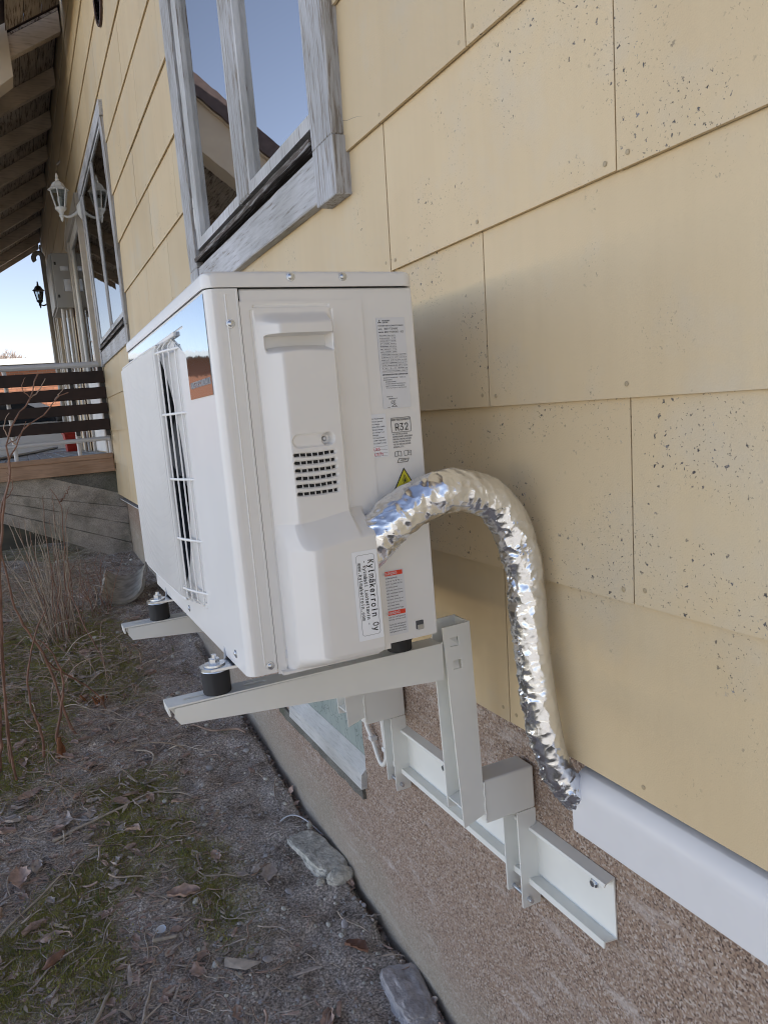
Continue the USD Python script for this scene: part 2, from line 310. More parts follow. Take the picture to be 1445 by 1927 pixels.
# crinkled aluminium foil
mat('foil', {'g': ('geometry', {}), 'dn': ('noise_texture', {'scale': 30, 'detail': 2}), 'ds': ('mix', {'mix_type': 'linear_light', 'fac': .012}), 'n': ('voronoi_texture', {'scale': 62}), 'b': ('bump', {'strength': .42, 'distance': .0045}),
    'p': ('principled_bsdf', {'base_color': (.84, .86, .90), 'metallic': 1.0, 'roughness': .22})},
    [('g.position', 'dn.vector'), ('g.position', 'ds.color1'), ('dn.color', 'ds.color2'), ('ds.color', 'n.vector'), ('n.distance', 'b.height'), ('b.normal', 'p.normal')])
# mirror-like film on the front panel, blue of reflected sky painted into its colour
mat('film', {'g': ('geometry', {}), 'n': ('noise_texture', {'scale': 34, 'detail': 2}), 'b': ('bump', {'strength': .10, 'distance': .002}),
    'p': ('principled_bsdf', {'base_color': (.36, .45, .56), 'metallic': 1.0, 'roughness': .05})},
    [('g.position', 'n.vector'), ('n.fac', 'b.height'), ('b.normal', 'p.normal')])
# window panes: reflection by fresnel, else see-through
mat('pane', {'g': ('geometry', {}), 'mp': ('mapping', {'scale': (1, 1.2, .5)}), 'n': ('noise_texture', {'scale': 2.5, 'detail': 2}), 'b': ('bump', {'strength': .04, 'distance': .01}),
    'f': ('fresnel', {'IOR': 16.0}), 't': ('transparent_bsdf', {'color': (.90, .93, .93)}), 's': ('glossy_bsdf', {'roughness': .012, 'color': (1, 1, 1)}), 'm': ('mix_closure', {})},
    [('g.position', 'mp.vector'), ('mp.vector', 'n.vector'), ('n.fac', 'b.height'), ('b.normal', 's.normal'), ('f.fac', 'm.fac'), ('t.BSDF', 'm.closure1'), ('s.BSDF', 'm.closure2')], 'm.closure')
mat('lamp_glass', {'f': ('fresnel', {'IOR': 1.5}), 't': ('transparent_bsdf', {'color': (.72, .76, .76)}), 's': ('glossy_bsdf', {'roughness': .1}), 'm': ('mix_closure', {})},
    [('f.fac', 'm.fac'), ('t.BSDF', 'm.closure1'), ('s.BSDF', 'm.closure2')], 'm.closure')
plain('car_glass', (.02, .025, .03), .06)
mat('brick_red', {'g': ('geometry', {}), 'mp': ('mapping', {}), 'n': ('noise_texture', {'scale': 4}), 'o': ('object_info', {}), 'r': ('rgb_ramp', {'ramp': [(.0, (.30, .125, .070)), (.5, (.40, .17, .095)), (1, (.46, .21, .125))]}),
    'p': ('principled_bsdf', {'roughness': .85})}, [('o.random', 'r.fac'), ('r.color', 'p.base_color')])
plain('mortar', (.40, .36, .32), .9, var=.1)
plain('dry_grass', (.115, .095, .05), .95, var=.4, scale=2.5)
plain('bounce_gravel', (.42, .395, .355), .95, var=.15, scale=6)  # pale so the added ground behind the camera bounces sunlight
plain('asphalt', (.16, .16, .165), .9, var=.15, scale=3)

# soil: dark crumbly earth, greener and more littered towards the garden (attribute 'green')
mat('soil', {
    'g': ('geometry', {}), 'a': ('attribute', {'attribute': 'green'}),
    'n': ('noise_texture', {'scale': 9, 'detail': 8, 'roughness': .7}), 'r': ('rgb_ramp', {'ramp': [(.3, (.15, .125, .105)), (.46, (.37, .325, .285)), (.6, (.54, .49, .445)), (.78, (.68, .635, .595))]}),
    'f': ('noise_texture', {'scale': 150, 'detail': 5, 'roughness': .7}), 'fr': ('rgb_ramp', {'ramp': [(.32, (.22, .22, .22)), (.5, (.9, .9, .9)), (.66, (2.0, 2.0, 2.0))]}), 'm': ('mix', {'mix_type': 'multiply', 'fac': 1.0}),
    'mn': ('noise_texture', {'scale': 26, 'detail': 5, 'roughness': .7}), 'gc': ('rgb_ramp', {'ramp': [(.3, (.12, .11, .045)), (.5, (.27, .26, .08)), (.65, (.40, .35, .14)), (.8, (.50, .41, .23))]}),
    'ga': ('math', {'math_type': 'multiply'}), 'gn2': ('rgb_ramp', {'ramp': [(.36, (.1, .1, .1)), (.55, (1, 1, 1))]}), 'mm': ('mix', {'mix_type': 'mix'}),
    'v': ('voronoi_texture', {'scale': 75}), 'hb': ('math', {'math_type': 'multiply_add', 'value2': -.5}),
    'b': ('bump', {'strength': .8, 'distance': .005}), 'p': ('principled_bsdf', {'roughness': .95, 'specular_ior_level': .15})},
    [('g.position', 'n.vector'), ('n.fac', 'r.fac'), ('g.position', 'f.vector'), ('f.fac', 'fr.fac'), ('r.color', 'm.color1'), ('fr.color', 'm.color2'), ('g.position', 'mn.vector'), ('mn.fac', 'gc.fac'), ('mn.fac', 'gn2.fac'), ('gn2.color', 'ga.value1'), ('a.fac', 'ga.value2'),
     ('ga.value', 'mm.fac'), ('m.color', 'mm.color1'), ('gc.color', 'mm.color2'), ('mm.color', 'p.base_color'), ('g.position', 'v.vector'), ('v.distance', 'hb.value1'), ('f.fac', 'hb.value3'), ('hb.value', 'b.height'), ('b.normal', 'p.normal')])

# ------------------------------------------------------------------ the place: constants
YE = -2.1                                 # unseen near end of the house, set here so sun reaches the ground behind
XW, XP = .165, .228                       # face of the siding, face of the plinth
SL = .0065                                # the courses rise very slightly along the wall
YS = [-6, -3, -.5, .5, 1.6, 2.3, 3.5, 4.6, 5.7, 7, 9, 14, 60]; ZS = [-1.25, -1.22, -1.18, -1.14, -1.045, -.95, -.815, -.735, -.715, -.66, -.35, -.2, -.1]
def zbase(y): return np.interp(y, YS, ZS)
def rough_height(x, y):
    p = np.stack([x, y, np.zeros_like(x)], -1)
    h = .030 * (meshkit.fbm(p * 2.2, 3, 3) - .5) + .030 * (meshkit.fbm(p * 11, 3, 5) - .5) * (.5 + meshkit.noise(p * 3, 9))
    h += .011 * (meshkit.fbm(p * 48, 2, 21) - .5)
    edge = .193 + .035 * (meshkit.fbm(p * [0, 4, 0] + 3, 3, 13) - .5)     # a crust of earth ends a little short of the plinth
    h -= .048 * sstep(edge - .008, edge + .006, x) * (y < 3.2)
    return h
def gz(x, y):
    x = np.asarray(x, float); y = np.asarray(y, float); return zbase(y) + rough_height(x, y)
def green_of(x, y):
    p = np.stack([x, y, np.zeros_like(x)], -1)
    g = meshkit.fbm(p * [2.6, 1.8, 1], 3, 31)
    side = sstep(-.02, -.34, x + .10 * (y - 1.2) * (y < 1.2))
    front = sstep(.85, 1.25, y) * (1 - .65 * sstep(3.2, 4.3, y))
    return np.clip(sstep(.33, .56, g) * side * front + .55 * side * front * sstep(.40, .6, g), 0, 1)

# ------------------------------------------------------------------ ground
xs = np.arange(-2.2, .2401, .011); ys = np.arange(-.9, 7.0, .0135)
X, Y = np.meshgrid(xs, ys); Z = gz(X, Y)
gm = grid_mesh(X, Y, Z)
gp = obj('ground', gm, 'soil', None, smooth=True, kind='structure')
UsdGeom.PrimvarsAPI(stage.GetPrimAtPath('/World/ground')).CreatePrimvar('green', Sdf.ValueTypeNames.FloatArray, 'vertex').Set(Vt.FloatArray.FromNumpy(green_of(X, Y).ravel().astype(np.float32)))
xf = np.r_[np.linspace(-300, -12, 12), np.linspace(-10, 0, 12), np.linspace(2, 12, 4), np.linspace(20, 300, 8)]; yf = np.r_[np.linspace(-200, -8, 8), np.linspace(-6, 20, 27), np.linspace(24, 400, 10)]
XF, YF = np.meshgrid(xf, yf); ZF = zbase(YF) - .07
obj('ground', grid_mesh(XF, YF, ZF), 'dry_grass', None, smooth=True, kind='structure')
obj('yard', grid_mesh(*np.meshgrid(np.linspace(-10, 16, 14), np.linspace(-16, -1.6, 10)), zbase(np.meshgrid(np.linspace(-10, 16, 14), np.linspace(-16, -1.6, 10))[1]) - .045), 'bounce_gravel', None, kind='structure')  # unseen pale sheet added behind the camera to bounce sun onto the unit
obj('driveway', grid_mesh(*np.meshgrid(np.array([-9., -4, -2, 0, 2, 14]), np.array([9.2, 12, 16, 20, 24.4])), zbase(np.meshgrid(np.array([-9., -4, -2, 0, 2, 14]), np.array([9.2, 12, 16, 20, 24.4]))[1]) - .05), 'asphalt', None, kind='structure')

# ------------------------------------------------------------------ the yellow house
house = thing('house', 'yellow panel-clad house on a rough stony plinth, filling the right side', 'house')
WIN1 = (.56, 2.075, .83, 2.52)            # near window, outer trim (y0,y1,z0,z1)
WIN2 = (4.12, 5.90, .92, 2.29)
DOOR = (6.10, 7.52, .19, 2.40)
WIN3 = (8.75, 10.2, .95, 2.3)
DOOR2 = (10.6, 11.6, .19, 2.35)
openings = [WIN1, WIN2, DOOR, WIN3, DOOR2]
cut = unary_union([sbox(a + .012, c + .012, b - .012, d - .012) for a, b, c, d in openings])
rows = [-.213, .067, .343, .624, .906, 1.203, 1.506, 1.794, 2.105, 2.432, 2.755, 3.08, 3.40]
for k, z0 in enumerate(rows):
    z1 = (rows[k + 1] if k + 1 < len(rows) else z0 + .3) + .03
    off = .064 if k % 2 == 0 else .386
    n0 = math.floor((-1.55 - off) / .64)
    for i in range(n0, 22):
        ya, yb = off + i * .64 + .0012, off + (i + 1) * .64 - .0012
        if ya > 12.9: break
        yb = min(yb, 13.0)
        dz = rng.uniform(-.0012, .0012); dx = rng.uniform(0, .0012)
        pg = sbox(ya, z0 + dz, yb, z1).difference(cut)
        if pg.is_empty or pg.area < .004: continue
        m = prism(pg, .006, 'x', 0)
        v = np.array(m.vertices)
        v[:, 0] += XW - dx + .0092 * (v[:, 2] - z0) / (z1 - z0); v[:, 2] += SL * (v[:, 1] + .25)
        pitted = any(kk == k and abs((ya + yb) / 2 - yc) < .1 for kk, yc in ((3, -.574), (4, -.256), (1, -.574), (1, .066), (2, .384), (2, -.896), (0, -.896)))
        obj('siding_panel', trimesh.Trimesh(v, m.faces, process=False), 'siding_pitted' if pitted else 'siding', house)
for k, z0 in enumerate(rows[:8]):
    off = .064 if k % 2 == 0 else .386
    for i in range(-2, 6):
        for d in (.02, .32, .62):
            y = off + i * .64 + d; z = z0 + .018 + rng.uniform(-.004, .004)
            if y > 3.4 or y < -.7 or any(a - .03 < y < c + .03 and b - .03 < z < e + .03 for a, c, b, e in openings): continue
            obj('nail_head', lathe([(0, .0009), (.0028, .0007), (.0036, 0)], 10, (XW - .0012 + .0092 * .06, y, z + SL * (y + .25)), 'x'), 'siding_nail', house, smooth=True)
obj('crack', tube(spline([(.1664, .56, .977), (.1664, .546, .972), (.1662, .505, .963), (.1660, .458, .949), (.1658, .418, .930), (.1653, .386, .909)], 24), .0009, 5), 'ink_grey', house)
# the wall behind the panels, with the openings, and the rest of the house that the photo implies
hole = unary_union([sbox(a + .02, c + .02, b - .02, d - .02) for a, b, c, d in openings])
obj('wall', prism(sbox(YE, -.16, 13, 3.62).difference(hole), .16, 'x', XW + .0175), 'brown_paint', house)
obj('gable_wall', cat_([prism([(XW + .02, -.2), (10, -.2), (10, 3.6), (5.1, 6.55), (XW + .02, 3.6)], .2, 'y', 12.78), prism([(XW + .02, -.2), (10, -.2), (10, 3.6), (5.1, 6.55), (XW + .02, 3.6)], .2, 'y', YE - .2), box(9.8, 10, YE, 12.76, -.2, 3.6)]), 'siding', house)
obj('room_wall', box(1.9, 1.95, YE + .1, 12.7, -.1, 3.5), 'grey_wall', house)
obj('room_floor', box(XW + .2, 1.9, YE + .1, 12.7, -.1, -.04), 'brown_paint', house)
# plinth with a basement window opening; slightly wavy face
BW = (.93, 1.62, -.70, -.36)
yy = np.r_[np.arange(-1.6, 4.6, .02), np.arange(4.6, 13.01, .1)]; zs = np.r_[np.arange(-1.32, -.14, .02), -.14]
pl = sbox(-1.6, -1.35, 13, -.165).difference(sbox(BW[0], BW[2], BW[1], BW[3]))
pm = man(prism(pl, .3, 'x', XP)).refine_to_length(.035)
v = tri(pm); vv = np.array(v.vertices); face = vv[:, 0] < XP + .001
pn = np.stack([np.zeros(len(vv)), vv[:, 1], vv[:, 2]], -1)
vv[:, 0] += np.where(face, .007 * (meshkit.fbm(pn * [0, 2, 14], 2, 4) - .5) + .004 * (meshkit.fbm(pn * 30, 2, 6) - .5) - .012 * sstep(-.80, -1.0, vv[:, 2] + .05 * (meshkit.fbm(pn * 5, 2, 8) - .5)), 0)
obj('plinth', trimesh.Trimesh(vv, v.faces, process=False), 'plinth', house, smooth=50)
obj('plinth_rear', box(XP, 10, YE - .2, -1.62, -1.4, -.165), 'plinth', house)
bw = thing('basement_window', parent=house)
obj('board', box(XP + .020, XP + .03, BW[0] + .001, BW[1] - .001, BW[2] + .001, BW[3] - .001), 'board_bluegreen', bw)
obj('bottom_rail', hull([(XP - .020, BW[0] - .002, -.732), (XP - .020, BW[1] - .03, -.732), (XP + .019, BW[0] - .002, -.732), (XP + .019, BW[1] - .03, -.732), (XP - .016, BW[0] - .002, -.688), (XP - .016, BW[1] - .03, -.688), (XP + .019, BW[0] - .002, -.655), (XP + .019, BW[1] - .03, -.655)]), 'basement_paint', bw)
obj('jamb', box(XP - .004, XP + .019, BW[1] - .045, BW[1] - .005, -.654, BW[3] - .002), 'basement_paint', bw)
obj('top_rail', box(XP - .002, XP + .019, BW[0] + .002, BW[1] - .046, BW[3] - .045, BW[3] - .002), 'basement_paint', bw)
sl_ = jit(tri(man(box(XP - .012, XP + .01, .945, 1.75, -.772, -.7325)).refine_to_length(.02)), .004, 30, 3)
obj('window_ledge', sl_, 'concrete_dark', house, smooth=40)
obj('base_strip', prism([(XW + .012, -.222), (XW + .05, -.222), (XW + .05, -.216), (XW + .012, -.216)], 12.0, 'y', .2), 'white_paint', house)
# vent
vt = thing('wall_vent', parent=house)
obj('rim', cat_([tube([(XW - .004, 3.71 + .125 * math.cos(a), 2.76 + .13 * math.sin(a)) for a in np.linspace(0, 2 * math.pi, 33)], .009, 8)]), 'brown_paint', vt, smooth=True)
obj('backing', lathe([(0, 0), (.12, 0)], 24, (XW - .002, 3.71, 2.76), 'x'), 'dark_void', vt)
for k in range(7):
    z = 2.665 + k * .03; w = math.sqrt(max(.0001, .115 ** 2 - (z - 2.76) ** 2))
    obj('louvre', hull([(XW - .012, 3.71 - w, z), (XW - .012, 3.71 + w, z), (XW - .003, 3.71 - w, z + .016), (XW - .003, 3.71 + w, z + .016), (XW - .010, 3.71 - w, z + .002), (XW - .001, 3.71 + w, z + .018)]), 'steel', vt)
# far corner board of the wall
obj('corner_board', box(XW - .025, XW - .002, 12.86, 13.03, -.2, 3.5), 'wood_v', house)

# ---- windows
def win(name, W, tw, mull, near=True, apron=True, name_mat='wood_v'):
    y0, y1, z0, z1 = W; h = thing(name, parent=house); T = XW - (.028 if near else .016); mw = .056 if near else .030
    def lift(m):
        v = np.array(m.vertices); v[:, 2] += 0; return trimesh.Trimesh(v, m.faces, process=False)
    zt = z0 + (.02 if apron else 0)
    for a, b in ((y0, y0 + tw), (y1 - tw, y1)):
        obj('trim', jit(tri(man(cbox(T, XW + .02, a, b, zt + .1, z1, .003)).refine_to_length(.09)), .0015, 14, 5), 'wood_v', h, smooth=35)
        if near and a == y0:
            obj('trim_end', cbox(T - .004, XW + .02, a - .006, b - .012, z0 - .006, zt + .097, .002), 'wood_v', h)
        else:
            obj('trim_end', cbox(T, XW + .02, a, b, z0, zt + .099, .002), 'wood_v', h)
    obj('top_trim', cbox(T - .004, XW + .02, y0 - .02, y1 + .02, z1 + .002, z1 + .09, .003), 'wood_y', h)
    obj('apron', jit(tri(man(cbox(T + .006, XW + .02, y0 + tw + .002, y1 - tw - .002, z0 + .012, z0 + .118, .003)).refine_to_length(.07)), .0014, 17, 2), 'wood_y', h, smooth=35)
    obj('sill_gap', box(XW - .002, XW + .03, y0 + tw + .003, y1 - tw - .003, z0 + .118, z0 + .145), 'dark_void', h)
    obj('sill', jit(tri(man(hull([(x, y, z) for y in (y0 + tw + .001, y1 - tw - .001) for x, z in ((T - .004, z0 + .136), (T - .006, z0 + .150), (XW + .04, z0 + .142), (XW + .04, z0 + .178))])).refine_to_length(.05)), .002, 30, 7), 'wood_y_bare', h, smooth=35)
    # casings of the sashes
    G = XW + .006 if near else XW - .001
    ys_ = [y0 + tw + .002] + [m for m in mull] + [y1 - tw - .002]
    zb, ztp = z0 + .182, z1 - .004
    for i in range(len(ys_) - 1):
        a = ys_[i] + (mw + .002 if i else 0.0); b = ys_[i + 1] - (mw + .002 if i < len(ys_) - 2 else 0.0)
        s = .016; s2 = .075 if i == len(ys_) - 2 else .016
        fr = prism(sbox(a + .001, zb, b - .001, ztp).difference(sbox(a + s, zb + .032, b - s2, ztp - s)), .03, 'x', G - (.022 if near else .008))
        obj('sash', fr, 'wood_v_white', h)
        obj('pane', prism(sbox(a + s - .004, zb + .028, b - s2 + .004, ztp - s + .004), .003, 'x', G - .003), 'pane', h)
    for m in mull:
        obj('mullion', cbox(G - (.026 if near else .012), G + .02, m - mw, m + mw, zb, ztp, .006), 'wood_v', h)
    obj('jamb_lining', prism(sbox(y0 + tw - .004, z0 + .02, y1 - tw + .004, z1 + .0).difference(sbox(y0 + tw + .001, z0 + .16, y1 - tw - .001, z1 - .002)), .13, 'x', XW + .0215), 'wood_v', h)
    return h
w1 = win('window', WIN1, .125, [1.285])
# hinge on the left casement
hb = cat_([cyl((XW - .012, 1.945, 1.09), (XW - .012, 1.945, 1.16), .006, n=10), cyl((XW - .012, 1.945, 1.166), (XW - .012, 1.945, 1.20), .0055, n=10)])
obj('hinge', hb, 'white_paint', w1, smooth=40)
obj('curtain', grid_mesh(*[np.broadcast_to(a, (2, 60)).copy() for a in (XW + .20 + .012 * np.sin(np.linspace(0, 40, 60))[None], np.linspace(1.42, 1.95, 60)[None], np.array([[.95], [2.4]]))]), 'white_paint', w1)
win('window', WIN2, .085, [4.95], near=False)
win('window', WIN3, .09, [9.5], near=False)
# doors on the porch
def door(D, glass):
    y0, y1, z0, z1 = D; d = thing('door', parent=house)
    obj('frame', prism(sbox(y0, z0 + .002, y1, z1).difference(sbox(y0 + .11, z0, y1 - .11, z1 - .11)), .06, 'x', XW - .035), 'door_cream', d)
    obj('leaf', prism(sbox(y0 + .112, z0 + .01, y1 - .112, z1 - .112).difference(sbox(y0 + .24, z0 + glass[0], y1 - .24, z0 + glass[1])), .04, 'x', XW - .012), 'white_paint', d)
    obj('pane', prism(sbox(y0 + .236, z0 + glass[0] - .004, y1 - .236, z0 + glass[1] + .004), .004, 'x', XW - .002), 'pane', d)
    obj('handle', cat_([cyl((XW + .03, y0 + .17, z0 + 1.0), (XW - .02, y0 + .17, z0 + 1.0), .009, n=8), cyl((XW - .02, y0 + .165, z0 + 1.0), (XW - .02, y0 + .28, z0 + 1.0), .008, n=8)]), 'steel', d)
door(DOOR, (.75, 2.0)); door(DOOR2, (.9, 1.95))

# ---- roof: sloping porch roof with bare rafters, boxed narrow eave nearer the camera
roof = thing('roof', parent=house)
def zr(x): return 3.50 + .61 * (x - XW)
eave_x = -.95
for y in np.r_[np.arange(5.73, 12.8, .985)]:
    a, b = y - .035, y + .035
    obj('rafter', hull([(x, yy_, zr(x) + dz) for yy_ in (a, b) for x, dz in ((XW - .012, 0), (XW - .012, .15), (eave_x, 0), (eave_x, .15))]), 'rafter_wood', roof)
nb = 17
for i in range(nb):
    xa = XW - .014 - i * .148; xb = xa - .143
    dz = .154 + rng.uniform(0, .003)
    obj('soffit_board', hull([(x, y, zr(x) + dz + t) for y in (5.70, 12.95) for x in (xa, xb) for t in (0, .02)]), 'soffit_wood', roof)
obj('covering', cat_([hull([(x, y, 3.5 + .61 * (x - XW) + dz) for y in (5.68, 13.1) for x, dz in ((eave_x - .05, .19), (eave_x - .05, .23), (XW + .3, .19), (XW + .3, .23))]),
                      hull([(x, y, 3.5 + .61 * (x - XW) + dz) for y in (YE - .5, 5.56) for x, dz in ((-.50, .19), (-.50, .23), (XW + .3, .19), (XW + .3, .23))]),
                      hull([(x, y, 3.5 + .61 * (x - XW) + dz) for y in (YE - .5, 13.1) for x, dz in ((XW + .301, .19), (XW + .301, .23), (5.1, .19), (5.1, .23))]),
                      hull([(x, y, 3.5 + .61 * (5.1 - XW) - .61 * (x - 5.1) + dz) for y in (YE - .5, 13.1) for x, dz in ((5.101, .19), (5.101, .23), (10.5, .19), (10.5, .23))])]), 'roof_tile', roof)
obj('verge_board', hull([(x, y, zr(x) + dz) for y in (12.97, 13.0) for x, dz in ((eave_x, -.02), (eave_x, .17), (XW - .03, -.02), (XW - .03, .17))]), 'rafter_wood', roof)
# near end of the porch roof: deep cream bargeboard under the dark edge of the covering
def zv(x): return 3.10 + .80 * (x + .235)
vx0, vx1 = -1.55, -.235
obj('bargeboard', prism([(vx1, zv(vx1)), (vx1, zv(vx1) + .43), (vx0, zv(vx0) + .43), (vx0, zv(vx0))], .03, 'y', 5.66), 'eave_cream', roof)
obj('bargeboard_frame', prism(Polygon([(vx1, zv(vx1) - .004), (vx1, zv(vx1) + .436), (vx0, zv(vx0) + .436), (vx0, zv(vx0) - .004)]).difference(Polygon([(vx1 - .075, zv(vx1) + .02), (vx1 - .075, zv(vx1) + .36), (vx0, zv(vx0) + .42), (vx0, zv(vx0) + .08)])), .03, 'y', 5.629), 'eave_cream', roof)
obj('bargeboard_soffit', prism([(vx1, zv(vx1) - .0), (vx1, zv(vx1) + .02), (vx0, zv(vx0) + .02), (vx0, zv(vx0))], .16, 'y', 5.691), 'eave_cream', roof)
obj('verge_edge', prism([(vx1 + .02, zv(vx1) + .44), (vx1 + .02, zv(vx1) + .62), (vx0, zv(vx0) + .62), (vx0, zv(vx0) + .44)], .12, 'y', 5.60), 'roof_tile', roof)
for i in range(3):
    xa = XW - .014 - i * .135
    obj('soffit_board', hull([(x, y, zr(x) + .13 + t) for y in (YE - .45, 5.55) for x in (xa, xa - .13) for t in (0, .02)]), 'soffit_wood', roof)

# ------------------------------------------------------------------ porch
porch = thing('porch', 'raised timber porch deck on a sloping concrete base against the house wall', 'porch')
PX = XW - .012
dx_far = lambda y: -.93 + (y - 6.0) * .098
ycur = 6.0
nx = 12
for i in range(nx):                                     # boards running away from the camera
    xa = PX - .004 - i * .094; xb = xa - .088
    if xb < -1.0: break
    ymax = min(12.9, 6 + (xb + .95) / .086 + .25)
    ya = 6.02
    while ya < ymax - .1:
        yb = min(ymax, ya + rng.uniform(1.1, 2.2))
        dz = rng.uniform(-.002, .002)
        obj('deck_board', cbox(xb, xa, ya + .002, yb - .002, .164 + dz, .19 + dz, .004), 'deck_wood', porch)
        ya = yb
obj('edge_strip', tube([(-.95, 6.3, .20), (-.80, 7.0, .205), (-.45, 9.5, .205), (-.02, 12.9, .21)], .02, 8), 'car_black', porch, smooth=True)
obj('joist', cat_([box(-.98, PX, 6.05, 6.10, .06, .162), box(-.7, PX, 8, 8.05, .06, .162), box(-.4, PX, 10, 10.05, .06, .162)]), 'new_wood', porch)
obj('fascia', jit(cbox(-1.02, PX + .006, 5.985, 6.018, .036, .150, .004), .001, 9), 'new_wood', porch)
obj('nosing', cbox(-1.02, PX + .004, 5.975, 6.019, .1515, .194, .005), 'new_wood', porch)
# concrete flank with inclined board marks
def zline(x, x0, z0, x1, z1): return z0 + (x - x0) / (x1 - x0) * (z1 - z0)
lines_ = [(-.794, -.30, .225, -.80), (-.80, -.205, .225, -.62), (-.79, -.12, .225, -.45), (-.80, -.05, .225, -.30), (-.4, .034, .225, -.18)]
XA, XB = -1.25, XP - .003
def zl(i, x): return zline(x, *lines_[i]) if i < len(lines_) else .034
for i in range(5):
    lo = lambda x: zl(i, x) + .0035
    hi = lambda x: min(zl(i + 1, x) if i < 4 else .034, .034)
    pts_ = []
    xsx = np.linspace(XA, XB, 40)
    pg = Polygon([(x, lo(x)) for x in xsx] + [(x, hi(x)) for x in xsx[::-1]]).buffer(0).intersection(sbox(XA, -1.2, XB, .034))
    if pg.is_empty or pg.area < 1e-4: continue
    big = max(getattr(pg, 'geoms', [pg]), key=lambda g: g.area)
    off = [0, .012, .004, .015, .008][i]
    m = tri(man(prism(big, .5, 'y', 6.02 + off)).refine_to_length(.06))
    obj('concrete_layer', jit(m, .003, 12, i), 'concrete', porch, smooth=50)
obj('concrete_core', prism([(XA + .01, zl(0, XA) + .03), (XB - .01, zl(0, XB) + .03), (XB - .01, .03), (XA + .01, .03)], .5, 'y', 6.05), 'concrete_dark', porch)

rail = thing('porch_railing', 'porch railing of white tubes with four dark brown boards', 'railing')
def pipe(p, r): return tube(p, r, 14)
obj('top_tube', pipe([(-1.05, 5.99, .952), (.135, 5.99, .957)], .024), 'white_pipe', rail, smooth=40)
obj('bottom_tube', pipe([(-1.05, 5.985, .312), (.15, 5.985, .323)], .019), 'white_pipe', rail, smooth=40)
for x in (-.60, -.155 + .05, .150):
    obj('post', pipe([(x, 6.01, .195), (x, 6.01, .94)], .017), 'white_pipe', rail, smooth=40)
for (za, zb_) in ((.796, .897), (.662, .760), (.536, .624), (.398, .490)):
    obj('board', jit(tri(man(cbox(-1.06, .165 - .003, 5.93, 5.955, za, zb_, .004)).refine_to_length(.12)), .0015, 8), 'brown_wood', rail, smooth=40)
obj('board_post', cat_([box(-.115, -.085, 5.958, 5.99, .36, .93), box(.125, .16, 5.956, 5.985, .345, .93)]), 'car_black', rail)

# ------------------------------------------------------------------ heat pump outdoor unit
D = .306
ac = thing('heat_pump_unit', 'white heat pump outdoor unit hung on a grey bracket beside the yellow wall', 'air conditioner')
obj('casing', tri(man(rbox(-.262, 0, .0005, .799, .0, .5295, .004, 3)) - man(box(-.30, -.085, .262, .785, .018, .522))), 'ac_paint', ac, smooth=40)
# front panel wrapping round the near corner, with the round fan opening
op = Polygon([(-.265, -.0025), (-.265, .8025), (-.306, .8025), (-.306, -.0025)])
outer = sbox(-.306, -.0025, -.20, .8025).buffer(-.016).buffer(.016, quad_segs=8)
outer = outer.intersection(sbox(-.31, -.01, -.2635, .81))
# small crease along the side flange
inner = sbox(-.3035, .0005, -.1, .7995).buffer(-.014).buffer(.014, quad_segs=6)
fp = man(prism(outer, .531, 'z', -.002)) - man(prism(inner, .6, 'z', -.03))
FC = (.515, .272); FR = .236
hole_c = tri(m3.Manifold.cylinder(.08, FR, FR, 96).rotate([0, 90, 0]).translate([-.35, FC[0], FC[1]]))
fp = fp - man(hole_c)
obj('front_panel', tri(fp), 'ac_paint', ac, smooth=35)
obj('flange_bead', cat_([tube([(-.281, -.0026, .012), (-.281, -.0026, .522)], .0012, 8), tube([(-.2655, -.0022, .0), (-.2655, -.0022, .527)], .0010, 8)]), 'ac_paint', ac, smooth=True)
obj('panel_seam', box(-.2632, -.2615, -.0004, .0025, .002, .529), 'dark_void', ac)
obj('bell_mouth', lathe([(FR + .006, -.0030), (FR + .002, .0005), (FR - .004, -.001), (FR - .012, -.02), (FR - .014, -.07), (FR - .012, -.075)], 72, (-.3035, FC[0], FC[1]), 'x'), 'shroud_grey', ac, smooth=True)
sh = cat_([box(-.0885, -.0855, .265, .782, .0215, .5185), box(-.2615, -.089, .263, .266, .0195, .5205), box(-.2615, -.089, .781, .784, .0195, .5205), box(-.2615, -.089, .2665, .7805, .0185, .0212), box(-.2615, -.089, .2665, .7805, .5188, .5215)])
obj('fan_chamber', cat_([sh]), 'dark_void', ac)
fan = thing('fan', parent=ac)
obj('hub', lathe([(0, .065), (.035, .062), (.045, .05), (.048, .0), (.03, -.002)], 32, (-.20, FC[0], FC[1]), 'x'), 'fan_grey', fan, smooth=40)
for k in range(3):
    a0 = k * 2 * math.pi / 3 + .4; V = []
    rr = np.linspace(.045, .2, 12); aa = np.linspace(-.75, .55, 16)
    RR, AA = np.meshgrid(rr, aa); sw = .5 * (RR - .045) / .155
    yb_ = FC[0] + RR * np.cos(a0 + AA + sw); zb_ = FC[1] + RR * np.sin(a0 + AA + sw); xb_ = -.225 + .05 * (AA + .1)
    obj('blade', grid_mesh(xb_, yb_, zb_), 'fan_grey', fan, smooth=True)
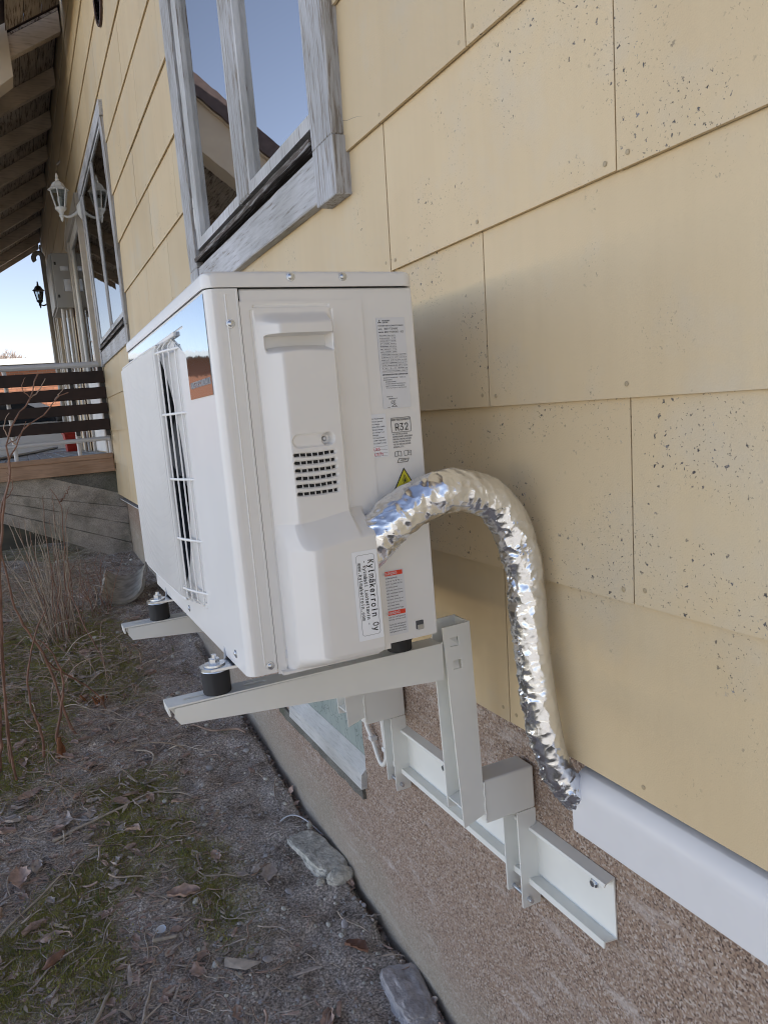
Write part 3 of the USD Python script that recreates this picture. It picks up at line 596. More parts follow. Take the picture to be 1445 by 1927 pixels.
# top cover
C = sbox(-.309, -.0045, .0035, .8045).buffer(-.020).buffer(.020, quad_segs=8)
def ring(p, z): return [(x, y, z) for x, y in list(p.exterior.coords)[:-1]]
tc = hull(ring(C.buffer(-.0005), .5305) + ring(C, .5325) + ring(C, .5455) + ring(C.buffer(-.0022), .5495) + ring(C.buffer(-.0060), .5515) + ring(C.buffer(-.012), .5522))
obj('top_cover', tc, 'ac_paint', ac, smooth=45)
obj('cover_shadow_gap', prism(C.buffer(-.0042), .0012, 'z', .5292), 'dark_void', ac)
def screw(p, n=(0, -1, 0), r=.0048, parent=ac):
    h = lathe([(0, .0026), (r * .45, .0024), (r * .8, .0014), (r, 0)], 14, (0, 0, 0))
    h2 = cat_([box(-.0020, .0020, -.0004, .0004, .0022, .0028), box(-.0004, .0004, -.0020, .0020, .0022, .0028)])
    w = lathe([(r * .9, .0010), (r * 1.25, .0008), (r * 1.3, 0)], 14)
    T = trimesh.geometry.align_vectors([0, 0, 1], n)
    s = obj('screw', (lambda m: (m.apply_transform(T), m.apply_translation(p), m)[2])(cat_([h, w])), 'zinc', parent, smooth=40)
for p in ((-.188, -.0046, .5435), (-.111, -.0046, .5435), (-.2775, -.0028, .4835), (-.2735, -.0028, .0095)): screw(p)
screw((-.3062, .06, .018), (-1, 0, 0)); screw((-.3062, .40, .018), (-1, 0, 0))

# fan guard
gd = thing('fan_guard', parent=ac)
prof_y = np.array([.205, .228, .255, .285, .320, .45, .60, .735, .765, .790, .80]); prof_x = np.array([-.3065, -.3120, -.3210, -.3290, -.3330, -.3345, -.3345, -.3330, -.3290, -.319, -.308]) + .004
gx = lambda y: np.interp(y, prof_y, prof_x)
gz0, gz1 = .056, .492
def gpath(y, z0=gz0, z1=gz1):
    x = float(gx(y)); b = -.3075
    return [(b, y, z0 - .004), (x + .006 if x < b else b, y, z0), (x, y, z0 + .008), (x, y, z1 - .008), (x + .006 if x < b else b, y, z1), (b, y, z1 + .004)]
near = [.232, .2515, .271, .290]
for y in near: obj('bar', tube(gpath(y), .0014, 6), 'guard_plastic', gd, smooth=True)
for y in np.arange(.3075, .792, .0112):
    b_ = tube(gpath(y), .0021, 6); bv = np.array(b_.vertices); bx_ = float(gx(y)); bv[:, 0] = np.where(bv[:, 0] > bx_ - .003, bx_ + (bv[:, 0] - bx_) * 1.0, bv[:, 0])
    bv[:, 0] += .0022 * np.sign(bv[:, 0] - bx_) * (np.abs(bv[:, 0] - bx_) < .0023); obj('bar', trimesh.Trimesh(bv, b_.faces, process=False), 'guard_plastic', gd, smooth=True)
for z in (gz0 + .022, .166, .268, .376, gz1 - .014):
    yq = np.linspace(.205, .80, 40)
    obj('cross_bar', tube([(float(gx(y)) + .0005, y, z) for y in yq], .0023, 6), 'guard_plastic', gd, smooth=True)
fr = [(float(gx(y)) + .001, y, gz0 + .002 + .01 * ((abs(y - .5) > .27))) for y in np.linspace(.300, .795, 30)] + [(float(gx(y)) + .001, y, gz1 - .002 - .01 * (abs(y - .5) > .27)) for y in np.linspace(.795, .300, 30)]
obj('frame', tube(fr[:], .0022, 8), 'guard_plastic', gd, smooth=True)
obj('top_rim', rbox(-.3130, -.3062, .215, .80, gz1 + .003, gz1 + .0105, .002), 'ac_plastic', gd, smooth=40)

# mirror film strip with its lettering
film = thing('reflective_film', parent=ac)
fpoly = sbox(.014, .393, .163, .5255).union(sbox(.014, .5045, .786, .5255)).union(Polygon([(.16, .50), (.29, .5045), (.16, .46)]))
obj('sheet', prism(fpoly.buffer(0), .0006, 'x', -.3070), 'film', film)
def text(s, h, org, mode, m, parent, name='lettering', bold=False, depth=.0003, spacing=None, width=None):
    """mode: side = on a face turned to -y, reading along +x; down = same face, reading downwards; front = on a face turned to -x"""
    if spacing:
        ms = []; a = 0.0
        for ch in s:
            if ch != ' ':
                t = meshkit.text_mesh(ch, h, depth, bold); gw = t.bounds[1][0]; t.vertices[:, 0] *= min(1, (.80 if ch in 'mwM' else .68) * h / max(gw, 1e-6)); t.apply_translation([a + (spacing * h - t.bounds[1][0]) / 2, 0, 0]); ms.append(t)
            a += spacing * h
        t = cat_(ms)
    else:
        t = meshkit.text_mesh(s, h, depth, bold)
    if width:
        t.vertices[:, 0] *= width / t.bounds[1][0]
    v = t.vertices; x, y, z = org
    if mode == 'side': w = np.stack([x + v[:, 0], y - v[:, 2], z + v[:, 1]], 1)
    elif mode == 'down': w = np.stack([x + v[:, 1], y - v[:, 2], z - v[:, 0]], 1)
    else: w = np.stack([x - v[:, 2], y - v[:, 0], z + v[:, 1]], 1)
    return obj(name, trimesh.Trimesh(w, t.faces, process=False), m, parent)
text('MADE FOR SCANDINAVIA', .0085, (-.3071, .152, .4085), 'front', 'film_print', film, bold=True, width=.132)

# valve cover on the end: one moulded plastic piece, modelled as a relief
NX, NZ = 150, 470
gx_, gz_ = np.meshgrid(np.linspace(-.2625, -.084, NX), np.linspace(-.006, .512, NZ)); x, z = gx_, gz_
colL, colR = -.247, -.132
inpan = sstep(colL - .004, colL + .0015, x) * (1 - sstep(colR - .0015, colR + .003, x)) * (1 - sstep(.5035, .5075, z))
across = sstep(-.246, -.214, x) ** .8 * (1 - sstep(-.143, -.1345, x))
col = .027 * across * inpan * (1 - sstep(.4775, .4975, z))
# hand grip pocket
gm_ = sstep(.4655, .4645, z) * sstep(.4375, .4395 , z) * sstep(-.2365, -.231, x) * (1 - sstep(-.1455, -.1415, x))
bowl = np.clip(1 - ((x + .187) / .052) ** 2, 0, 1)
floor = sstep(.4375, .452, z - .004 * bowl)
col = col * (1 - gm_) + gm_ * (.027 * across * (1 - floor) - floor * .010 * np.sqrt(bowl))
# bulge round the valves
bl = sstep(-.256, -.196, x) ** .7
br = 1 - sstep(-.118, -.1095, x)
bl2 = sstep(-.236, -.232, x) * .0
zt_ = .203 + .010 * sstep(-.22, -.13, x)
top = 1 - np.clip((z - (zt_ - .032)) / .036, 0, 1) ** 1.2
bot = sstep(-.007, .020, z) ** .5
wide = sstep(-.2475, -.238, x)
full = (.016 + .040 * bl) * br * bot * wide
under = np.where(z < zt_ + .006, np.minimum(col, full), col)
h = under + np.maximum(full - under, 0) * top
h = np.where(z > zt_ + .0045, col, h)
# groove around the column panel
gd_l = np.exp(-((x - colL) / .0016) ** 2) * (z < .500) + np.exp(-((x - colR) / .0014) ** 2) * (z < .500) * (z > zt_)
gt = np.exp(-((z - .5055) / .0014) ** 2) * (x > colL + .003) * (x < colR - .003)
h -= .0034 * np.clip(gd_l + gt, 0, 1) * (h < .012)
# screw pocket and louvres
def capsule(x, z, x0, x1, zc, r):
    d = np.hypot(np.maximum(np.maximum(x0 + r - x, x - (x1 - r)), 0), z - zc) - r; return d
sx0, sx1 = -.2165, -.1545
d = capsule(x, z, sx0, sx1, .3205, .0095); h -= .0035 * (1 - sstep(-.0016, 0, d)) * 1.0
d2 = np.hypot(x + .1640, z - .3205) - .0088; h -= .012 * (1 - sstep(-.0014, 0, d2))
for k in range(6):
    zc = .3020 - k * .01075 - .0012 * (1 - ((x + .185) / .031) ** 2)
    d = capsule(x, z, sx0, sx1, zc, .0026); h -= .007 * (1 - sstep(-.0007, .0002, d))
yv = -np.maximum(h, -.012) - .0012
sc = thing('valve_cover', parent=ac)
obj('shell', grid_mesh(gx_, yv, gz_), 'ac_plastic', sc, smooth=True)
for k in range(6):
    pts_ = [(xx, -.0232, .3020 - k * .01075 - .0012 * (1 - ((xx + .185) / .031) ** 2)) for xx in np.linspace(sx0 + .002, sx1 - .002, 12)]
    obj('slot', cat_([hull([(a[0], a[1], a[2] + s * .0022) for s in (-1, 1) for a in (pts_[i], pts_[i + 1])] + [(a[0], a[1] + .001, a[2] + s * .0022) for s in (-1, 1) for a in (pts_[i], pts_[i + 1])]) for i in range(11)]), 'dark_void', sc)
    obj('slot_rib', cat_([box(q_ - .0004, q_ + .0004, -.0262, -.0235, .3020 - k * .01075 - .0012 * (1 - ((q_ + .185) / .031) ** 2) - .0026, .3020 - k * .01075 - .0012 * (1 - ((q_ + .185) / .031) ** 2) + .0026) for q_ in np.linspace(sx0 + .0095, sx1 - .0085, 6)]), 'ac_plastic', sc)
obj('screw', lathe([(0, .0035), (.0026, .003), (.004, 0)], 14, (-.1645, -.0125, .3205), 'y'), 'steel', sc, smooth=40)
obj('edge_skirt', box(-.2585, -.1085, -.012, .0, -.0055, -.0015), 'ac_plastic', sc)

# openings, rating plate, stickers
obj('lifting_slot', cat_([rbox(-.2545, -.2405, -.0006, .003, .0135, .0265, .0012)]), 'label_silver', ac)
hk = cat_([rbox(-.038, -.0245, -.0010, .002, .014, .0275, .002)])
obj('hook_slot', hk, 'shroud_grey', ac)
obj('hook', rbox(-.0365, -.026, -.0028, -.0012, .0135, .0215, .0015), 'steel', ac)
obj('base_drain', lathe([(.0, 0), (.028, 0), (.028, -.010), (.0, -.011)], 20, (-.045, .06, -.003)), 'rubber', ac, smooth=40)
Y0 = -.0002
def sticker(name, x0, x1, z0, z1, m, y=Y0, r=.0015):
    t = thing(name, parent=ac)
    obj('sheet', prism(rrect(x0, x1, z0, z1, r), .0004, 'y', y - .0004), m, t)
    return t
rp = sticker('rating_plate', -.0625, -.0165, .3545, .4862, 'label_silver')
YT = Y0 - .0004
def lines(t, rows_, m='ink_grey'):
    for (s, x, z, h, w) in rows_: text(s, h, (x, YT, z), 'side', m, t, width=w)
dia = lambda cx, cz, s, a: [(cx + s * (u * math.cos(a) - w_ * math.sin(a)), cz + s * (u * math.sin(a) + w_ * math.cos(a))) for u, w_ in ((0, 0), (.29, .5), (0, 1), (-.29, .5))]
obj('emblem', cat_([prism(dia(-.0580, .4800, .0032, a), .0003, 'y', YT - .0003) for a in (0, 2.094, 4.189)]), 'ink', rp)
lines(rp, [('MITSUBISHI', -.0535, .4808, .0018, .0125), ('ELECTRIC', -.0535, .4782, .0018, .0095), ('ROOM AIR CONDITIONER', -.0605, .4735, .0019, .0405)], 'ink')
lines(rp, [('MODEL', -.0605, .4690, .0016, .006), ('MUZ-FT25VGHZ', -.0510, .4688, .0025, .022), ('SERVICE REF', -.0605, .4645, .0014, .008), ('MUZ-FT25VGHZ - SC1', -.0510, .4642, .0025, .031)], 'ink')
tbl = ['VOLTAGE  220-240 V', 'PHASE  1N', 'FREQUENCY  50 Hz', 'IP CODE  IP24', 'REFRIGERANT  R32 0.85 kg', 'NET WEIGHT  37 kg', 'MAX. CURRENT  10.0 A', 'OPERATION  COOLING  HEATING', 'CAPACITY kW 2.5 3.2', 'INPUT kW 0.51 0.58', 'RATED CURRENT A 2.6 2.9', 'MAX. PRESSURE MPa 4.15', 'LP 1.6 MPa', 'OUTDOOR USE ONLY']
for i, s in enumerate(tbl): text(s, .00135, (-.0600 + i * .00008, YT, .4598 - i * .00395), 'side', 'ink_grey', rp, width=.026 if i < 7 else .041)
obj('table_lines', cat_([box(-.0605, -.033 if i < 7 else -.0185, YT - .0003, YT, .4586 - i * .00395, .45875 - i * .00395) for i in range(14)]), 'ink_grey', rp)
text('MITSUBISHI ELECTRIC CORPORATION', .0018, (-.0595, YT, .4030), 'side', 'ink', rp, width=.041, bold=True)
for i, (s, w) in enumerate((('MADE IN THAILAND    2020. 11', .037), ('Manufactured by', .014), ('MITSUBISHI ELECTRIC', .017), ('CONSUMER PRODUCTS', .033), ('AMATA NAKORN CHONBURI', .031), ('THAILAND', .034))):
    text(s, .0013, (-.0590 + (.003 if i > 1 else 0), YT, .3988 - i * .0030), 'side', 'ink_grey', rp, width=w)
text('SERIAL No.', .0015, (-.0560, YT, .3712), 'side', 'ink_grey', rp, width=.010); text('0008446 T', .0018, (-.0530, YT, .3678), 'side', 'ink', rp, width=.0145)
text('C', .0046, (-.0498, YT, .3612), 'side', 'ink', rp); text('E', .0046, (-.0453, YT, .3612), 'side', 'ink', rp)
wt = Polygon([(-.0495, .3572 - .0005), (-.0395, .3572 - .0005), (-.0445, .3608 - .0)])
obj('warning_mark', prism(wt.difference(wt.buffer(-.0007)), .0003, 'y', YT - .0003), 'ink', rp)
obj('bin_mark', cat_([box(-.0555, -.0515, YT - .0003, YT, .3562, .3569)]), 'ink', rp)

gl = sticker('gas_label', -.0945, -.0605, .2845, .3480, 'label_grey')
for i, (s, x, w) in enumerate((('Contains fluorinated', -.0925, .028), ('greenhouse gases', -.0925, .026), ('1 Factory charge', -.0915, .020), ('(Refer to SPEC. LABEL)', -.0875, .024), ('2 Additional charge', -.0915, .025), ('3 Total charge 1+2', -.0910, .026), ('4 Weight', -.0865, .012), ('5 CO2 equivalent', -.0865, .021), ('(GWP x kg)/1000', -.0825, .019), ('R32 (GWP 675)', -.0870, .024))):
    text(s, .0018, (x, YT, .3405 - i * .0040), 'side', 'ink_grey', gl, width=w)
obj('table_lines', cat_([box(-.0875, -.062, YT - .0003, YT, zq, zq + .0003) for zq in (.3003, .2953, .2903, .2863)]), 'ink_grey', gl)
text('0,85', .0042, (-.0865, YT, .2945), 'side', 'pen_red', gl, 'handwriting', width=.0125); text('0,57t', .0042, (-.0865, YT, .2872), 'side', 'pen_red', gl, 'handwriting', width=.017)
rf = thing('refrigerant_mark', parent=ac)
rr_ = rrect(-.0525, -.0195, .3185, .3405, .0022)
obj('border', prism(rr_.difference(rr_.buffer(-.0006)), .0003, 'y', Y0 - .0003), 'ink', rf)
def ln2(s, h_, x_, z_, w_, m_='ink', b=False): text(s, h_, (x_, Y0, z_), 'side', m_, rf, width=w_, bold=b)
ln2('REFRIGERANT', .0030, -.0512, .3358, .0305); ln2('R32', .0108, -.0470, .3212, .0225)
for i, (s, w) in enumerate((('AS THE HFC32 (R32)', .025), ('REFRIGERANT, REQUIRED', .033), ('SPECIAL INSTALLATION', .0305), ('WORK, PLEASE REFER', .029), ('TO THE INSTALLATION', .029), ('MANUAL, ETC.', .0175))):
    ln2(s, .0021, -.0515, .3150 - i * .0038, w, 'ink_grey')
def book(cx, cz, w, h_, open_=False):
    p = Polygon([(cx - w, cz - h_), (cx, cz - h_ * .8), (cx + w, cz - h_), (cx + w, cz + h_ * .8), (cx, cz + h_), (cx - w, cz + h_ * .8)])
    return unary_union([p.difference(p.buffer(-.0005)), sbox(cx - .0003, cz - h_ * .8, cx + .0003, cz + h_)])
obj('manual_marks', prism(unary_union([book(-.0445, .2868, .0055, .0042), book(-.0285, .2868, .0060, .0042), sbox(-.0262, .2855, -.0252, .2885)]), .0003, 'y', Y0 - .0003), 'ink', rf)
bk = Polygon([(-.0475, .2735), (-.0300, .2735), (-.0270, .2790), (-.0440, .2800)])
obj('open_manual_mark', prism(unary_union([bk.difference(bk.buffer(-.0007)), sbox(-.0415, .2762, -.0320, .2772)]), .0003, 'y', Y0 - .0003), 'ink', rf)
fl = thing('flammable_mark', parent=ac)
T3 = Polygon([(-.0555, .2345), (-.0195, .2345), (-.0375, .2655)])
obj('triangle', prism(T3, .0003, 'y', Y0 - .0003), 'ink', fl)
obj('field', prism(T3.buffer(-.0016, join_style=2), .0003, 'y', Y0 - .0007), 'label_yellow', fl)
flame = Polygon([(-.0375, .2555), (-.0408, .2475), (-.0400, .2425), (-.0375, .2408), (-.0350, .2425), (-.0342, .2475)])
obj('flame', prism(unary_union([flame.difference(flame.buffer(-.0006)), Polygon([(-.0375, .2505), (-.0390, .2455), (-.0375, .2435), (-.0360, .2455)]), sbox(-.0415, .2388, -.0335, .2396)]), .0003, 'y', Y0 - .0011), 'ink', fl)
wl = sticker('warning_label', -.0990, -.0520, .0130, .1135, 'label_silver')
for zq in (.1055, .0445):
    obj('red_band', prism(sbox(-.0982, zq, -.0545, zq + .0068), .0003, 'y', YT - .0003), 'label_red', wl)
    text('WARNING', .0042, (-.0880, YT - .0003, zq + .0014), 'side', 'label_silver', wl, width=.024)
wls = ['Do not stay away from the', 'unit.', 'HOT SURFACE', 'Turn off the power', 'before service.', 'High voltage parts', 'inside. May cause', 'electric shock or', 'burns.', 'Do not open while', 'operating.']
for i, s in enumerate(wls): text(s, .0019, (-.0860, YT, .1010 - i * .0047), 'side', 'ink_grey', wl, width=.030 - .008 * ((i * 7) % 3 == 0))
for i, s in enumerate(['Use the refrigerant', 'piping of the unit', '', 'Check the refrigerant', 'for leakage.', 'Do not mix with other', 'refrigerant or air.']):
    if s: text(s, .0018, (-.0850, YT, .0405 - i * .0038), 'side', 'ink_grey', wl, width=.030)
# installer's sticker on the bulge
YB = -.0576
st = sticker('installer_sticker', -.1575, -.1195, .0335, .1615, 'label_white', YB)
b_ = rrect(-.1520, -.1240, .0400, .1560, .004)
obj('border', prism(b_.difference(b_.buffer(-.0004)), .0002, 'y', YB - .0006), 'ink_grey', st)
YK = YB - .0004
text('Kylmäkerroin Oy', .0086, (-.1345, YK, .1490), 'down', 'ink', st, width=.104, spacing=.82, bold=True)
text('- Kylmästi Luotettavin -', .0048, (-.1425, YK, .1485), 'down', 'ink', st, width=.093, spacing=.72, bold=True)
text('www.kylmakerroin.com', .0050, (-.1500, YK, .1455), 'down', 'ink', st, width=.083, spacing=.8, bold=True)
# feet of the unit
for y in (.105, .635):
    t = thing('foot', parent=ac)
    obj('plate', hull([(x, y + s * w, z_) for s in (-1, 1) for x, w in ((-.352, .010), (-.340, .020), (-.296, .020), (-.27, .024)) for z_ in (-.0105, -.0065)]), 'zinc', t)
    obj('tab', hull([(-.312, y + .016, -.0064), (-.296, y + .022, -.0064), (-.306, y + .03, .012), (-.292, y + .036, .012), (-.309, y + .018, -.0064), (-.294, y + .025, -.0064), (-.303, y + .032, .012), (-.290, y + .038, .012)]), 'zinc', t)
    obj('washer', lathe([(.006, .0032), (.0155, .0030), (.016, .0), (.006, -.0004)], 24, (-.330, y, -.0062)), 'zinc', t, smooth=40)
    obj('nut', cyl((-.330, y, -.003), (-.330, y, .0045), .0085, n=6), 'zinc', t)
    obj('bolt', cyl((-.330, y, .0046), (-.330, y, .0105), .0042, .0038, n=12), 'zinc', t, smooth=40)

# ------------------------------------------------------------------ wall bracket
br_ = thing('wall_bracket', 'pale grey steel wall bracket with two arms bolted to the plinth', 'bracket')
def arm(y):
    a, b = y - .02, y + .02
    side = Polygon([(-.398, -.052), (-.3995, -.066), (-.392, -.078), (.050, -.113), (.052, -.046), (.050, -.0495)])
    n0 = man(prism(side, .0025, 'y', a)) + man(prism(side, .0025, 'y', b - .0025))
    topo = m3.Manifold.hull(man(hull([(x, yy_, zq) for yy_ in (a, b) for x in (-.408, .05) for zq in (-.0505, -.0480)])))
    topm = topo
    for s0, s1, w in ((-.382, -.325, .0035), (-.290, -.255, .0055), (-.15, -.10, .0035)):
        topm = topm - man(prism(rrect(s0, s1, y - w, y + w, w * .95), .02, 'z', -.06))
    beam = n0 + topm + man(prism([(-.408, -.050), (-.4055, -.050), (-.4045, -.062), (-.407, -.062)], b - a, 'y', a))
    obj('beam', tri(beam), 'bracket_paint', br_, smooth=25)
    t = thing('rubber_mount', parent=br_)
    obj('block', lathe([(0, -.0125), (.0205, -.0125), (.0212, -.014), (.0212, -.046), (.0205, -.0478), (0, -.0478)], 32, (-.330, y, 0)), 'rubber', t, smooth=40)
    obj('cap_plate', lathe([(0, -.0108), (.0212, -.0108), (.0218, -.0124)], 32, (-.330, y, 0)), 'zinc', t, smooth=40)
    t = thing('rubber_mount', parent=br_)
    obj('block', lathe([(0, -.004), (.0205, -.004), (.0212, -.006), (.0212, -.046), (.0205, -.0478), (0, -.0478)], 32, (-.020, y, 0)), 'rubber', t, smooth=40)
    # post: a channel whose open side faces the yard
    nf = Polygon([(.054, -.022), (.108, -.020), (.113, -.378), (.068, -.392)]); ff = Polygon([(.058, -.020), (.108, -.018), (.113, -.378), (.064, -.372)])
    for (u, w) in ((.067, -.042), (.070, -.083)): nf = nf.difference(sbox(u, w - .016, u + .017, w))
    post = man(prism(nf, .0028, 'y', a)) + man(prism(ff, .0028, 'y', b + .0072)) + man(hull([(x, yy_, zq) for yy_ in (a, b + .01) for (x, zq) in ((.1052, -.0195), (.108, -.0195), (.113, -.379), (.1102, -.379))]))
    obj('post', tri(post), 'bracket_paint', br_, smooth=25)
    obj('tab', cat_([hull([(.0672, a + .0018, w - .0155), (.0838, a + .0018, w - .0155), (.0672, a + .0035, w - .001), (.0838, a + .0085, w - .001), (.0672, a + .0045, w - .001), (.0838, a + .0095, w - .001), (.0672, a + .0028, w - .0155), (.0838, a + .0028, w - .0155)]) for w in (-.042, -.083)]), 'bracket_paint', br_)
    obj('web_plate', hull([(.066, a + .003, -.355), (.110, a + .003, -.345), (.066, b + .007, -.355), (.110, b + .007, -.345), (.066, a + .003, -.352), (.110, a + .003, -.342), (.066, b + .007, -.352), (.110, b + .007, -.342)]), 'bracket_paint', br_)
    obj('stub', rbox(.1134, .2215, a, b + .012, -.399, -.317, .004, 3), 'bracket_paint', br_, smooth=35)
    obj('weld', tube([(.1136 + .0008 * math.sin(i * 1.7), a - .001, -.318 - i * .0072) for i in range(11)], [.0015 + .0006 * (i % 3 == 0) for i in range(11)], 6), 'bracket_paint', br_, smooth=True)
    leg1 = rrect(.180, .2205, -.590, -.3995, .002); leg2 = rrect(.180, .2205, -.580, -.3995, .002)
    obj('leg', prism(leg1, .0028, 'y', a), 'bracket_paint', br_)
    obj('leg', prism(leg2, .0028, 'y', b + .008), 'bracket_paint', br_)
    obj('leg_lip', box(.2182, .2205, a + .003, a + .0105, -.588, -.54), 'bracket_paint', br_)
    obj('pin', cyl((.193, a - .012, -.573), (.193, b + .018, -.573), .004, n=12), 'zinc', br_, smooth=40)
for y in (.105, .635): arm(y)
rl = Polygon([(.2020, -.4385), (.2050, -.4345), (.2258, -.4300), (.2258, -.5400), (.2000, -.5360), (.1985, -.5450), (.1962, -.5450), (.1975, -.5335), (.2232, -.5375), (.2232, -.4325), (.2065, -.4365), (.2045, -.4400)])
obj('rail', prism(rl, .815, 'y', -.118), 'bracket_paint', br_, smooth=20)
for y in (-.072, .43):
    obj('bolt', cat_([cyl((.2231, y, -.463), (.2205, y, -.463), .0085, n=16), cyl((.2205, y, -.463), (.2155, y, -.463), .006, n=6)]), 'zinc', br_)

# ------------------------------------------------------------------ insulated pipe in foil
NR_ = 320
path = spline([(-.140, -.012, .135), (-.104, -.024, .170), (-.045, -.038, .212), (.020, -.046, .2265), (.078, -.050, .207), (.113, -.056, .155), (.122, -.064, .100), (.121, -.074, -.014), (.120, -.086, -.100), (.124, -.094, -.165), (.134, -.098, -.218), (.156, -.102, -.258), (.182, -.116, -.280), (.194, -.155, -.282)], NR_)
n = 76; tt = np.linspace(0, 1, NR_)
rad = np.interp(tt, [0, .08, .3, .5, .85, .93, 1], [.034, .034, .0310, .0285, .0255, .0235, .020])
fo = tube(path, rad, n, caps=False); V = np.array(fo.vertices)
cen = np.repeat(path, n, 0); dirn = V - cen; dirn /= np.linalg.norm(dirn, axis=1)[:, None]
P_ = V * 1.0
rg = lambda s, k: 1 - np.abs(2 * meshkit.noise(P_ * s + 5 * meshkit.noise(P_ * s * .45 + 7, k + 50)[:, None] * .35, k) - 1)
arc = np.repeat(tt, n)
amp = .55 + .9 * sstep(.25, .5, arc) * sstep(-.2, .5, -(dirn[:, 0] * .75 + dirn[:, 1] * .3 + .1)) + .5 * sstep(.80, .9, arc) + .35 * sstep(.35, .1, arc)
flat = sstep(-.10, .35, -dirn[:, 1] * .9 + dirn[:, 0] * .25) * sstep(.42, .52, arc) * (1 - sstep(.84, .9, arc))     # the smooth lap that faces the camera
amp = amp * (1 - .78 * flat)
disp = .0024 * (rg(26, 1) ** 3 - .35) + .0023 * (rg(60, 2) ** 3 - .35) + .0009 * (rg(130, 3) ** 2 - .4) - .0009 * np.exp(-(((arc * 9 + np.tile(np.arange(n) / n, NR_) * 1.0) % 1 - .5) / .05) ** 2) + .006 * (meshkit.fbm(P_ * 14, 2, 8) - .5)
V = V + dirn * (disp * amp)[:, None]
# facet the wrinkles a little: shade flat-ish by splitting sharp creases
obj('foil_pipe', trimesh.Trimesh(V, fo.faces, process=False), 'foil', None, smooth=17, label='crinkled aluminium foil wrapped pipe arching from the heat pump down the wall', cat='pipe')

# ------------------------------------------------------------------ trunking
tp = []
fx0, tb, ttp = .153, -.327, -.226
prof = [(XP - .009, tb), (fx0 + .004, tb), (fx0 + .001, tb + .001), (fx0, tb + .004)] + [(fx0 + .040 - .040 * math.cos(a), ttp - .040 + .040 * math.sin(a)) for a in np.linspace(0, math.pi / 2, 9)] + [(XP - .009, ttp)]
outerp = Polygon(prof); innerp = outerp.buffer(-.0022)
innerp = unary_union([innerp, sbox(XP - .03, tb + .0022, XP, ttp - .0022)])
tr_ = thing('pipe_trunking', 'pale plastic pipe trunking running along the plinth below the siding', 'trunking')
obj('cover', prism(outerp.difference(innerp), 1.9, 'y', -2.012), 'trunk_plastic', tr_, smooth=35)
obj('base', box(XP - .0088, XP - .0055, -2.01, -.118, tb + .004, ttp - .004), 'trunk_plastic', tr_)

# white cable loop on the plinth
cb = thing('cable', 'thin white cable hanging in a loop beside the farther bracket arm', 'cable')
obj('wire', tube(spline([(.205, .70, -.36), (.212, .80, -.40), (.213, .862, -.47), (.213, .855, -.51), (.213, .83, -.53), (.213, .803, -.565), (.212, .770, -.590), (.212, .742, -.570), (.213, .738, -.52), (.213, .745, -.46), (.214, .75, -.40), (.215, .755, -.31), (.215, .76, -.17)], 70), .0065, 10), 'cable_plastic', cb, smooth=True)
for p in ((.217, .822, -.535), (.217, .736, -.535)):
    obj('clip', rbox(p[0] - .013, p[0] + .008, p[1] - .009, p[1] + .012, p[2] - .006, p[2] + .006, .003), 'white_paint', cb, smooth=40)

